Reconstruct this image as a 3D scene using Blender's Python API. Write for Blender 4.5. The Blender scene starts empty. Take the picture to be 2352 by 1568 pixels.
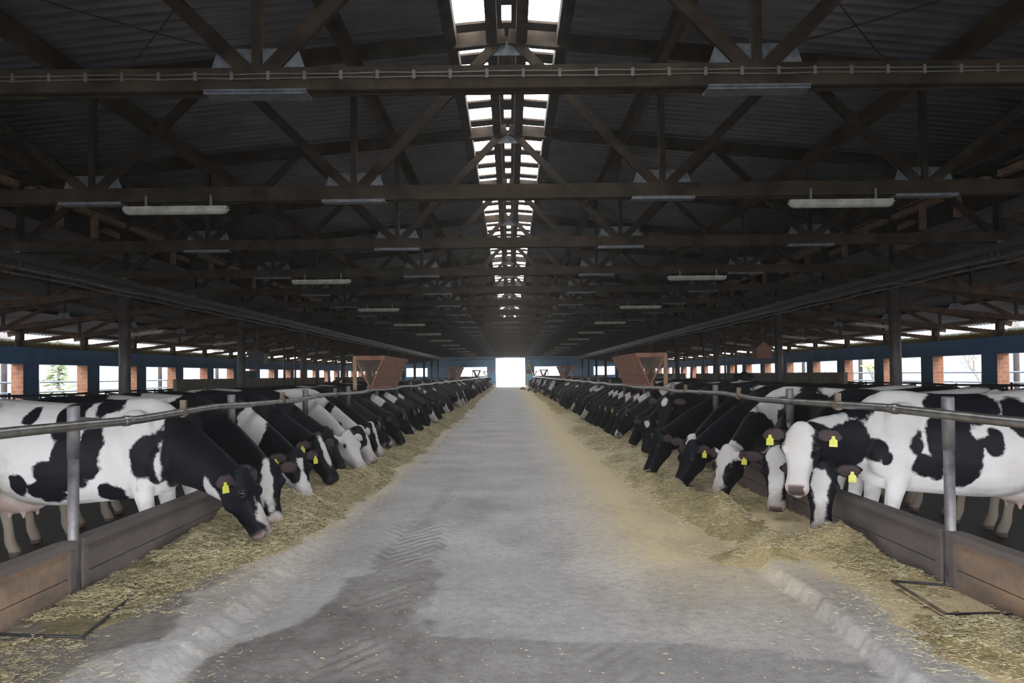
import bpy, bmesh, math, random
import numpy as np
from mathutils import Vector, Matrix, Euler

# ------------------------------------------------------------------ camera, world, light
SC = bpy.context.scene
COL = SC.collection
CAMZ = 1.42
F = 1980.0
cd = bpy.data.cameras.new('camera')
cam = bpy.data.objects.new('camera', cd)
COL.objects.link(cam)
cd.sensor_width = 36.0
cd.lens = F / 2352.0 * 36.0
PITCH = math.radians(1.3)
cam.matrix_world = Matrix.Translation((0, 0, CAMZ)) @ Euler((math.pi / 2 + PITCH, 0, 0)).to_matrix().to_4x4() @ Matrix.Rotation(math.radians(-0.61), 4, 'Z')
cd.shift_x = 4.5 / 2352
cd.shift_y = 31.0 / 2352
cd.clip_start = 0.05
cd.clip_end = 400
SC.camera = cam
SC.view_settings.view_transform = 'Standard'
SC.view_settings.look = 'None'
SC.view_settings.gamma = 1.0
SC.view_settings.use_curve_mapping = False
SC.view_settings.exposure = 1.05

W = bpy.data.worlds.new('overcast_sky')
SC.world = W
W.use_nodes = True
bg = W.node_tree.nodes['Background']
bg.inputs[0].default_value = (0.93, 0.96, 1.0, 1)
bg.inputs[1].default_value = 7.0

def portal(loc, rot, sx, sy):
    l = bpy.data.lights.new('daylight_portal', 'AREA')
    l.shape = 'RECTANGLE'; l.size = sx; l.size_y = sy
    l.cycles.is_portal = True
    o = bpy.data.objects.new('daylight_portal', l)
    o.location = loc; o.rotation_euler = rot
    COL.objects.link(o)
portal((0, 50, 5.9), (0, 0, 0), 1.4, 110)                         # ridge, shines down
portal((0, -6.4, 1.5), (math.pi / 2, 0, 0), 22, 3.2)                  # open front end
portal((0, 104.5, 1.9), (-math.pi / 2, 0, 0), 13, 3.6)                # far end openings
for s in (-1, 1):
    portal((s * 15.5, 50, 1.9), (0, s * math.pi / 2, 0), 2.2, 108)      # side windows and eaves

rnd = random.Random(7)
ZFAR = 103.0
YNEAR = -6.0
XR, RAILZ = 2.65, 1.142
XC, XW = 8.24, 14.85
TABLE = 0.08
COWZ = -0.155
D = 4.0
TRUSS_Y = [6.43 + D * k for k in range(-2, 25)]
TRUSS_Y = [y for y in TRUSS_Y if y < ZFAR - 0.3]
HB = 3.547
RZ = lambda x: 5.70 - 0.093 * abs(x)
LZ = lambda x: 4.22 - 0.180 * (abs(x) - XC)

# ------------------------------------------------------------------ helpers
def link(o, parent=None):
    COL.objects.link(o)
    if parent is not None:
        o.parent = parent
    return o

def meta(o, label=None, cat=None, group=None, kind=None):
    if label: o['label'] = label
    if cat: o['category'] = cat
    if group: o['group'] = group
    if kind: o['kind'] = kind
    return o

def empty(name, loc=(0, 0, 0), rz=0.0, **k):
    o = bpy.data.objects.new(name, None)
    o.location = loc; o.rotation_euler = (0, 0, rz)
    o.empty_display_size = 0.1
    COL.objects.link(o)
    return meta(o, **k)

def copy_tree(o, parent=None):
    c = o.copy(); COL.objects.link(c)
    if parent is not None: c.parent = parent
    for ch in list(o.children):
        copy_tree(ch, c)
    return c

class MB:
    """collects simple shapes for one mesh"""
    def __init__(s):
        s.v = []; s.f = []
    def add(s, vs, fs):
        b = len(s.v)
        s.v += [tuple(p) for p in vs]
        s.f += [tuple(i + b for i in f) for f in fs]
        return s
    def box(s, x0, x1, y0, y1, z0, z1):
        vs = [(x, y, z) for z in (z0, z1) for y in (y0, y1) for x in (x0, x1)]
        return s.add(vs, [(0, 2, 3, 1), (4, 5, 7, 6), (0, 1, 5, 4), (2, 6, 7, 3), (0, 4, 6, 2), (1, 3, 7, 5)])
    def bar(s, a, b, w, h, up=(0, 0, 1)):
        a = Vector(a); b = Vector(b); d = (b - a).normalized(); up = Vector(up)
        if abs(d.dot(up)) > 0.98: up = Vector((0, 1, 0))
        sx = d.cross(up).normalized(); sz = sx.cross(d).normalized()
        vs = []
        for p in (a, b):
            for j in (-1, 1):
                for i in (-1, 1):
                    vs.append(p + sx * (i * w / 2) + sz * (j * h / 2))
        return s.add(vs, [(0, 1, 3, 2), (4, 6, 7, 5), (0, 4, 5, 1), (2, 3, 7, 6), (0, 2, 6, 4), (1, 5, 7, 3)])
    def tube(s, pts, r, n=8, caps=True):
        pts = [Vector(p) for p in pts]
        rs = r if isinstance(r, (list, tuple)) else [r] * len(pts)
        b = len(s.v)
        for i, p in enumerate(pts):
            d = (pts[min(i + 1, len(pts) - 1)] - pts[max(i - 1, 0)]).normalized()
            up = Vector((0, 0, 1)) if abs(d.z) < 0.9 else Vector((0, 1, 0))
            sx = d.cross(up).normalized(); sy = sx.cross(d)
            for k in range(n):
                t = 2 * math.pi * k / n
                s.v.append(tuple(p + (sx * math.cos(t) + sy * math.sin(t)) * rs[i]))
        for i in range(len(pts) - 1):
            for k in range(n):
                k2 = (k + 1) % n
                s.f.append((b + i * n + k, b + i * n + k2, b + (i + 1) * n + k2, b + (i + 1) * n + k))
        if caps:
            s.f.append(tuple(b + k for k in range(n))[::-1])
            e = b + (len(pts) - 1) * n
            s.f.append(tuple(e + k for k in range(n)))
        return s
    def ball(s, c, r, nu=10, nv=7):
        c = Vector(c); rx, ry, rz = r if isinstance(r, (tuple, list)) else (r, r, r)
        b = len(s.v)
        s.v.append((c.x, c.y, c.z + rz))
        for j in range(1, nv):
            t = math.pi * j / nv
            for i in range(nu):
                p = 2 * math.pi * i / nu
                s.v.append((c.x + rx * math.sin(t) * math.cos(p), c.y + ry * math.sin(t) * math.sin(p), c.z + rz * math.cos(t)))
        s.v.append((c.x, c.y, c.z - rz))
        e = len(s.v) - 1
        for i in range(nu):
            i2 = (i + 1) % nu
            s.f.append((b, b + 1 + i, b + 1 + i2))
            s.f.append((e, e - nu + i2, e - nu + i))
            for j in range(nv - 2):
                q = b + 1 + j * nu
                s.f.append((q + i, q + nu + i, q + nu + i2, q + i2))
        return s
    def plate(s, poly, axis, a, b):
        """extrude polygon given as 2d points; axis 'y': points (x,z)"""
        n = len(poly); vs = []
        for t in (a, b):
            for p in poly:
                vs.append((p[0], t, p[1]) if axis == 'y' else ((t, p[0], p[1]) if axis == 'x' else (p[0], p[1], t)))
        fs = [tuple(range(n)), tuple(range(2 * n - 1, n - 1, -1))]
        for i in range(n):
            j = (i + 1) % n
            fs.append((i, i + n, j + n, j))
        return s.add(vs, fs)
    def mesh(s, name, m, smooth=False):
        me = bpy.data.meshes.new(name)
        me.from_pydata(s.v, [], s.f)
        me.update()
        if m is not None: me.materials.append(m)
        bm = bmesh.new(); bm.from_mesh(me)
        bmesh.ops.recalc_face_normals(bm, faces=bm.faces)
        bm.to_mesh(me); bm.free()
        if smooth: me.shade_smooth()
        return me
    def build(s, name, m, parent=None, smooth=False, loc=None, **k):
        o = bpy.data.objects.new(name, s.mesh(name, m, smooth))
        if loc is not None: o.location = loc
        link(o, parent)
        return meta(o, **k)

def structure(o):
    o['kind'] = 'structure'
    return o

def np_mesh(name, verts, faces, m, smooth=True):
    """verts (n,3), faces (m,4) arrays"""
    me = bpy.data.meshes.new(name)
    nv, nf, k = len(verts), len(faces), faces.shape[1]
    me.vertices.add(nv); me.vertices.foreach_set('co', np.asarray(verts, np.float32).ravel())
    me.loops.add(nf * k); me.loops.foreach_set('vertex_index', np.asarray(faces, np.int32).ravel())
    me.polygons.add(nf)
    me.polygons.foreach_set('loop_start', np.arange(0, nf * k, k, dtype=np.int32))
    try:
        me.polygons.foreach_set('loop_total', np.full(nf, k, np.int32))
    except Exception:
        pass
    me.update(calc_edges=True); me.validate()
    if m is not None: me.materials.append(m)
    if smooth: me.shade_smooth()
    return me

def fattr(me, name, arr):
    a = me.attributes.new(name, 'FLOAT', 'POINT')
    a.data.foreach_set('value', np.asarray(arr, np.float32))

def _hash(ix, iy, iz, seed):
    h = (ix * 374761393 + iy * 668265263 + iz * 2147483647 + seed * 1274126177) & 0xffffffff
    h = ((h ^ (h >> 13)) * 1274126177) & 0xffffffff
    h = h ^ (h >> 16)
    return (h & 0xffff) / 65535.0
def vnoise(x, y, z=None, seed=0):
    x = np.asarray(x, float); y = np.asarray(y, float)
    z = np.zeros_like(x) if z is None else np.asarray(z, float)
    ix, iy, iz = np.floor(x).astype(np.int64), np.floor(y).astype(np.int64), np.floor(z).astype(np.int64)
    fx, fy, fz = x - ix, y - iy, z - iz
    fx, fy, fz = [t * t * (3 - 2 * t) for t in (fx, fy, fz)]
    r = 0
    for a in (0, 1):
        for b in (0, 1):
            for c in (0, 1):
                w = (fx if a else 1 - fx) * (fy if b else 1 - fy) * (fz if c else 1 - fz)
                r = r + w * _hash(ix + a, iy + b, iz + c, seed)
    return r
def fbm(x, y, z=None, seed=0, oct=4):
    t = 0; a = 0.5; n = 0
    for o in range(oct):
        k = 2 ** o
        t = t + a * vnoise(np.asarray(x) * k, np.asarray(y) * k, None if z is None else np.asarray(z) * k, seed + o)
        n += a; a *= 0.5
    return t / n

ORD = ['first', 'second', 'third', 'fourth', 'fifth', 'sixth', 'seventh', 'eighth', 'ninth', 'tenth', 'eleventh', 'twelfth', 'thirteenth', 'fourteenth',
       'fifteenth', 'sixteenth', 'seventeenth', 'eighteenth', 'nineteenth', 'twentieth', 'twenty-first', 'twenty-second', 'twenty-third', 'twenty-fourth', 'twenty-fifth']

# ------------------------------------------------------------------ materials
class NT:
    def __init__(s, name):
        s.m = bpy.data.materials.new(name); s.m.use_nodes = True
        s.t = s.m.node_tree; s.n = s.t.nodes; s.b = s.n['Principled BSDF']
        s.tc = s.n.new('ShaderNodeTexCoord')
    def new(s, k, **kw):
        x = s.n.new(k)
        for a, v in kw.items(): setattr(x, a, v)
        return x
    def l(s, a, b): s.t.links.new(a, b)
    def noise(s, scale, detail=4, rough=0.55, coord='Object', stretch=None, dist=0.0):
        x = s.new('ShaderNodeTexNoise'); x.inputs['Scale'].default_value = scale
        x.inputs['Detail'].default_value = detail; x.inputs['Roughness'].default_value = rough
        x.inputs['Distortion'].default_value = dist
        src = s.tc.outputs[coord]
        if stretch:
            mp = s.new('ShaderNodeMapping'); mp.inputs['Scale'].default_value = stretch
            s.l(src, mp.inputs['Vector']); src = mp.outputs['Vector']
        s.l(src, x.inputs['Vector'])
        return x.outputs['Fac']
    def ramp(s, fac, stops):
        x = s.new('ShaderNodeValToRGB'); e = x.color_ramp.elements
        while len(e) < len(stops): e.new(0.5)
        for i, (p, c) in enumerate(stops):
            e[i].position = p; e[i].color = (c[0], c[1], c[2], 1) if isinstance(c, (tuple, list)) else (c, c, c, 1)
        s.l(fac, x.inputs['Fac'])
        return x.outputs['Color']
    def mix(s, fac, a, b, mode='MIX'):
        x = s.new('ShaderNodeMix', data_type='RGBA', blend_type=mode)
        if isinstance(fac, (int, float)): x.inputs[0].default_value = fac
        else: s.l(fac, x.inputs[0])
        for sock, v in ((x.inputs[6], a), (x.inputs[7], b)):
            if isinstance(v, (tuple, list)): sock.default_value = (v[0], v[1], v[2], 1)
            else: s.l(v, sock)
        return x.outputs[2]
    def math(s, op, a, b=None, clamp=False):
        x = s.new('ShaderNodeMath', operation=op); x.use_clamp = clamp
        for i, v in enumerate((a, b)):
            if v is None: continue
            if isinstance(v, (int, float)): x.inputs[i].default_value = v
            else: s.l(v, x.inputs[i])
        return x.outputs[0]
    def attr(s, name):
        return s.new('ShaderNodeAttribute', attribute_name=name).outputs['Fac']
    def bump(s, h, strength=0.3, dist=0.01):
        x = s.new('ShaderNodeBump'); x.inputs['Strength'].default_value = strength; x.inputs['Distance'].default_value = dist
        s.l(h, x.inputs['Height']); s.l(x.outputs['Normal'], s.b.inputs['Normal'])
    def out(s, col, rough=0.7, metal=0.0, spec=None):
        if isinstance(col, (tuple, list)): s.b.inputs['Base Color'].default_value = (*col, 1)
        else: s.l(col, s.b.inputs['Base Color'])
        if isinstance(rough, (int, float)): s.b.inputs['Roughness'].default_value = rough
        else: s.l(rough, s.b.inputs['Roughness'])
        s.b.inputs['Metallic'].default_value = metal
        if spec is not None: s.b.inputs['Specular IOR Level'].default_value = spec
        return s.m

def mat_noise(name, c0, c1, scale=6, rough=0.7, metal=0.0, bump=0.0, stretch=None, spec=None, lo=0.35, hi=0.65):
    n = NT(name)
    f = n.noise(scale, 6, 0.6, stretch=stretch)
    if bump: n.bump(f, bump, 0.01)
    return n.out(n.ramp(f, [(lo, c0), (hi, c1)]), rough, metal, spec)

M = {}
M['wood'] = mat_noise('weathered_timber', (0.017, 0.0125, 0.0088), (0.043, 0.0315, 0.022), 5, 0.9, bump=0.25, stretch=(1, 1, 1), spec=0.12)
M['wood_warm'] = mat_noise('brightened_brown_timber', (0.20, 0.118, 0.072), (0.38, 0.235, 0.145), 5, 0.8, bump=0.2)  # clerestory copy of the truss wood, its brighter light put into the colour
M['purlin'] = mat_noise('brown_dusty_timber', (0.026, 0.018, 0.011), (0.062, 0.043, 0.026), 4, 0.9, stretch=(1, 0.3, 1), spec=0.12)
M['wood_aisle'] = mat_noise('brightened_aisle_timber', (0.036, 0.022, 0.014), (0.085, 0.054, 0.035), 5, 0.9, spec=0.15)  # aisle copy of the truss timber, its lit look put into the colour
M['roof'] = mat_noise('grey_profiled_sheet', (0.078, 0.078, 0.090), (0.125, 0.125, 0.142), 1.6, 0.42)
M['galv'] = mat_noise('galvanised_steel', (0.07, 0.078, 0.088), (0.14, 0.155, 0.17), 14, 0.6, 0.3, bump=0.05)
M['pipe'] = mat_noise('worn_galvanised_pipe', (0.24, 0.23, 0.21), (0.42, 0.41, 0.39), 9, 0.32, 0.85, bump=0.05)
M['post'] = mat_noise('grimy_steel_post', (0.10, 0.095, 0.105), (0.23, 0.215, 0.215), 8, 0.5, 0.5, bump=0.08)
M['column'] = mat_noise('dark_steel_column', (0.032, 0.027, 0.026), (0.07, 0.06, 0.056), 5, 0.5, 0.2)
M['iron'] = mat_noise('dark_iron', (0.02, 0.02, 0.024), (0.05, 0.05, 0.055), 9, 0.5, 0.4)
M['rust_rod'] = mat_noise('straw_stained_rod', (0.075, 0.055, 0.04), (0.18, 0.13, 0.085), 12, 0.6, 0.2)
M['lamp'] = mat_noise('dusty_lamp_cover', (0.20, 0.195, 0.16), (0.36, 0.35, 0.30), 7, 0.4)
M['cable'] = mat_noise('grey_cable', (0.06, 0.055, 0.046), (0.10, 0.095, 0.08), 8, 0.6)
M['tag'] = mat_noise('yellow_plastic', (0.50, 0.49, 0.05), (0.62, 0.60, 0.10), 20, 0.45)
M['rack'] = mat_noise('brown_plywood', (0.16, 0.062, 0.038), (0.29, 0.125, 0.08), 4, 0.7, bump=0.08)
M['bird'] = mat_noise('dark_plumage', (0.03, 0.03, 0.035), (0.09, 0.09, 0.1), 20, 0.6)
M['red'] = mat_noise('red_paint', (0.5, 0.04, 0.03), (0.62, 0.07, 0.05), 8, 0.4)
M['greybox'] = mat_noise('grey_painted_metal', (0.16, 0.15, 0.13), (0.24, 0.22, 0.19), 8, 0.5)
M['panel'] = mat_noise('grey_concrete_panel', (0.10, 0.088, 0.066), (0.17, 0.15, 0.115), 3, 0.9)
M['white_wall'] = mat_noise('pale_render', (0.11, 0.115, 0.125), (0.17, 0.175, 0.185), 0.7, 0.9)
M['ground_out'] = mat_noise('pale_yard', (0.10, 0.098, 0.085), (0.17, 0.16, 0.14), 0.5, 0.95)
M['yard_front_dark'] = mat_noise('dark_unseen_yard', (0.06, 0.06, 0.06), (0.10, 0.10, 0.10), 1.0, 0.9)
M['leaf'] = mat_noise('conifer_green', (0.10, 0.15, 0.06), (0.25, 0.27, 0.12), 6, 0.7)
M['bush'] = mat_noise('spring_green', (0.36, 0.42, 0.12), (0.55, 0.55, 0.25), 6, 0.7)
M['bark'] = mat_noise('bark', (0.14, 0.11, 0.09), (0.26, 0.22, 0.18), 8, 0.9)
M['manure'] = mat_noise('wet_slurry_floor', (0.012, 0.011, 0.010), (0.04, 0.034, 0.028), 4, 0.6, bump=0.4, spec=0.2)
M['eye'] = NT('dark_eye').out((0.008, 0.006, 0.006), 0.08)
M['hoof'] = NT('hoof').out((0.05, 0.04, 0.035), 0.6)
M['green'] = mat_noise('dark_green_plastic', (0.008, 0.02, 0.014), (0.02, 0.04, 0.03), 5, 0.5)

def mat_blue():
    n = NT('blue_painted_wall')
    f = n.noise(1.3, 6, 0.6); g = n.noise(9, 5, 0.65)
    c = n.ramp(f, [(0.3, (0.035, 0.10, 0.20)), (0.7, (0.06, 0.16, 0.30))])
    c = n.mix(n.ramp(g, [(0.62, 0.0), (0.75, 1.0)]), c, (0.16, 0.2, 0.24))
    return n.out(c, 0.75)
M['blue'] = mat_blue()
M['blue_far'] = mat_noise('brightened_blue_paint', (0.17, 0.40, 0.64), (0.24, 0.50, 0.74), 0.8, 0.75)  # wall's blue, colour raised to carry the far end's light and haze

def mat_brick():
    n = NT('exposed_brick')
    b = n.new('ShaderNodeTexBrick'); b.inputs['Scale'].default_value = 1.0
    b.inputs['Brick Width'].default_value = 0.26; b.inputs['Row Height'].default_value = 0.14; b.inputs['Mortar Size'].default_value = 0.012
    b.inputs['Color1'].default_value = (0.19, 0.068, 0.034, 1); b.inputs['Color2'].default_value = (0.13, 0.042, 0.022, 1); b.inputs['Mortar'].default_value = (0.17, 0.115, 0.08, 1)
    mp = n.new('ShaderNodeMapping'); mp.inputs['Rotation'].default_value = (math.pi / 2, 0, 0)
    n.l(n.tc.outputs['Object'], mp.inputs['Vector']); n.l(mp.outputs['Vector'], b.inputs['Vector'])
    g = n.noise(5, 5, 0.7)
    return n.out(n.mix(n.ramp(g, [(0.45, 0.0), (0.65, 0.8)]), b.outputs['Color'], (0.22, 0.12, 0.065)), 0.9)
M['brick'] = mat_brick()

def mat_sheet():
    n = NT('mossy_translucent_sheet')
    sp = n.new('ShaderNodeSeparateXYZ'); n.l(n.tc.outputs['Object'], sp.inputs[0])
    z = n.math('ADD', sp.outputs['Z'], n.math('MULTIPLY', n.noise(7, 5, 0.6), 0.16))
    c = n.ramp(n.math('MULTIPLY', n.math('SUBTRACT', z, 2.44), 2.0), [(0.15, (0.055, 0.045, 0.015)), (0.42, (0.11, 0.10, 0.035)), (0.6, (0.6, 0.62, 0.6))])
    n.out(c, 0.6)
    tr = n.new('ShaderNodeBsdfTranslucent'); n.l(c, tr.inputs['Color'])
    mx = n.new('ShaderNodeMixShader'); mx.inputs[0].default_value = 0.65
    n.l(n.b.outputs[0], mx.inputs[1]); n.l(tr.outputs[0], mx.inputs[2])
    n.l(mx.outputs[0], n.n['Material Output'].inputs['Surface'])
    return n.m
M['sheet'] = mat_sheet()

def mat_board(name, base0, base1):
    n = NT(name)
    f = n.noise(1.6, 6, 0.6, stretch=(1, 0.5, 2.0)); g = n.noise(18, 5, 0.7)
    c = n.ramp(f, [(0.38, base0), (0.62, base1)])
    c = n.mix(n.ramp(g, [(0.3, 0.5), (0.6, 0.0)]), c, (0.09, 0.075, 0.07))
    n.bump(g, 0.2, 0.01)
    return n.out(c, 0.8)
M['board'] = mat_board('grey_brown_trough_board', (0.10, 0.082, 0.078), (0.165, 0.135, 0.12))
M['ply'] = mat_board('bare_plywood_board', (0.16, 0.12, 0.095), (0.36, 0.235, 0.15))

def mat_floor():
    n = NT('dusty_concrete')
    wet = n.attr('wet'); hay = n.attr('hay'); tread = n.attr('tread')
    f = n.noise(0.9, 8, 0.62); g = n.noise(14, 6, 0.7); h = n.noise(90, 4, 0.7)
    c = n.ramp(f, [(0.33, (0.37, 0.352, 0.345)), (0.66, (0.57, 0.545, 0.53))])
    c = n.mix(n.ramp(g, [(0.34, 0.55), (0.56, 0.0)]), c, (0.29, 0.265, 0.245))
    k = n.noise(38, 5, 0.75); c = n.mix(n.ramp(k, [(0.30, 0.6), (0.48, 0.0)]), c, (0.24, 0.21, 0.19))
    c = n.mix(n.ramp(h, [(0.60, 0.0), (0.75, 0.35)]), c, (0.5, 0.46, 0.38))
    hf = n.math('ADD', hay, n.math('MULTIPLY', n.math('MULTIPLY', n.math('SUBTRACT', g, 0.5), 1.3), n.ramp(hay, [(0.0, 0.0), (0.3, 1.0)])))
    tan = n.ramp(hay, [(0.30, (0.74, 0.65, 0.50)), (0.72, (0.80, 0.63, 0.36)), (0.9, (0.76, 0.58, 0.30))])  # tan dust, brightened in colour for the skylight and far door
    c = n.mix(n.ramp(hf, [(0.05, 0.0), (0.75, 0.92)]), c, n.mix(n.ramp(h, [(0.3, 0.45), (0.6, 0.0)]), tan, (0.46, 0.35, 0.20)))
    wr = n.math('MULTIPLY', wet, n.ramp(g, [(0.30, 1.0), (0.72, 0.72)]), True)
    c = n.mix(n.math('MULTIPLY', wr, 0.9), c, n.ramp(k, [(0.32, (0.042, 0.033, 0.026)), (0.5, (0.075, 0.061, 0.049)), (0.72, (0.125, 0.103, 0.083))]))
    # tractor tread marks: chevrons of dark dust along the wheel tracks
    sp = n.new('ShaderNodeSeparateXYZ'); n.l(n.tc.outputs['Object'], sp.inputs[0])
    ax = n.math('ABSOLUTE', n.math('SUBTRACT', n.math('FRACT', n.math('ADD', n.math('MULTIPLY', sp.outputs['X'], 1.55), 0.5)), 0.5))
    ph = n.math('ADD', n.math('MULTIPLY', ax, 5.5), n.math('MULTIPLY', sp.outputs['Y'], 5.2))
    ph = n.math('ADD', ph, n.math('MULTIPLY', n.noise(2.5, 3, 0.5), 1.2))
    ch = n.ramp(n.math('FRACT', ph), [(0.28, 1.0), (0.42, 0.0), (0.9, 0.0), (0.99, 1.0)])
    tf = n.math('MULTIPLY', n.math('MULTIPLY', ch, tread), n.math('MULTIPLY', n.ramp(g, [(0.35, 0.2), (0.6, 1.0)]), n.ramp(n.noise(2.6, 3, 0.6), [(0.42, 0.0), (0.58, 1.0)])))
    c = n.mix(n.math('MULTIPLY', tf, 0.72), c, (0.085, 0.07, 0.06))
    lf = n.math('MULTIPLY', n.math('MULTIPLY', n.math('SUBTRACT', 1.0, ch), n.math('MULTIPLY', tread, tread)), n.ramp(f, [(0.40, 0.0), (0.6, 0.55)]))
    c = n.mix(lf, c, (0.70, 0.67, 0.62))
    n.bump(n.math('ADD', n.math('ADD', g, n.math('MULTIPLY', h, 0.4)), n.math('MULTIPLY', tf, -0.8)), 0.6, 0.015)
    r = n.ramp(wr, [(0.0, 0.82), (1.0, 0.55)])
    return n.out(c, r, spec=0.35)
M['floor'] = mat_floor()

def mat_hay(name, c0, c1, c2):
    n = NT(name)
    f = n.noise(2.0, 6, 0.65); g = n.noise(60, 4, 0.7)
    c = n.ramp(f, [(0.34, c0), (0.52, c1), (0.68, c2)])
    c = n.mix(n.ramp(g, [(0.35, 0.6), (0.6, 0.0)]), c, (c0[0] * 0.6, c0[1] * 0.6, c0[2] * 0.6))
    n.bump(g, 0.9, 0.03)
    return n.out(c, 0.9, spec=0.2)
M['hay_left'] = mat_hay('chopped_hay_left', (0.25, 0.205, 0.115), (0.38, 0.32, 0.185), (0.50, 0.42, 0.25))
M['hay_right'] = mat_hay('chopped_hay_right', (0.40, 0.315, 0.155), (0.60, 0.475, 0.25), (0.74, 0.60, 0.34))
def mat_straw():
    n = NT('straw_stalks')
    oi = n.attr('tone')
    return n.out(n.ramp(oi, [(0.0, (0.17, 0.165, 0.12)), (0.45, (0.45, 0.38, 0.22)), (0.8, (0.70, 0.59, 0.34)), (1.0, (0.80, 0.74, 0.54))]), 0.7)
M['straw'] = mat_straw()

def mat_coat(name, dark, white):
    n = NT(name)
    co = n.attr('coat'); pk = n.attr('pink'); dr = n.attr('dirt'); dk = n.attr('dark')
    a = n.noise(9, 3, 0.5); b = n.noise(75, 3, 0.6, stretch=(1, 1, 2.2))
    d = n.math('ADD', co, n.math('MULTIPLY', n.math('SUBTRACT', a, 0.5), 0.10))
    d = n.math('ADD', d, n.math('MULTIPLY', n.math('SUBTRACT', b, 0.5), 0.03))
    m = n.ramp(n.math('ADD', n.math('MULTIPLY', d, 42.0), 0.5), [(0.15, 0.0), (0.85, 1.0)])
    e = n.noise(3.2, 6, 0.65); g = n.noise(160, 3, 0.6)
    w = n.mix(n.ramp(e, [(0.42, 0.0), (0.72, 0.55)]), white, (white[0] * 0.72, white[1] * 0.66, white[2] * 0.58))
    w = n.mix(n.ramp(g, [(0.3, 0.25), (0.6, 0.0)]), w, (0.42, 0.37, 0.33))
    wd = n.math('ADD', dr, n.math('MULTIPLY', n.math('SUBTRACT', e, 0.5), 1.1))
    w = n.mix(n.ramp(wd, [(0.26, 0.0), (0.8, 0.85)]), w, (0.15, 0.115, 0.08))
    c = n.mix(m, w, n.ramp(e, [(0.3, dark), (0.7, tuple(x * 1.5 + 0.001 for x in dark))]))
    c = n.mix(pk, c, (0.48, 0.32, 0.29))
    c = n.mix(dk, c, (0.03, 0.025, 0.028))
    n.bump(n.math('ADD', n.math('MULTIPLY', g, 0.5), b), 0.25, 0.006)
    n.b.inputs['Sheen Weight'].default_value = 0.0
    n.b.inputs['Sheen Roughness'].default_value = 0.4
    return n.out(c, 0.58, spec=0.14)
M['coat'] = mat_coat('holstein_coat', (0.0036, 0.0038, 0.0062), (0.54, 0.525, 0.52))
M['coat_brown'] = mat_coat('red_brown_coat', (0.085, 0.034, 0.018), (0.52, 0.49, 0.46))

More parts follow.
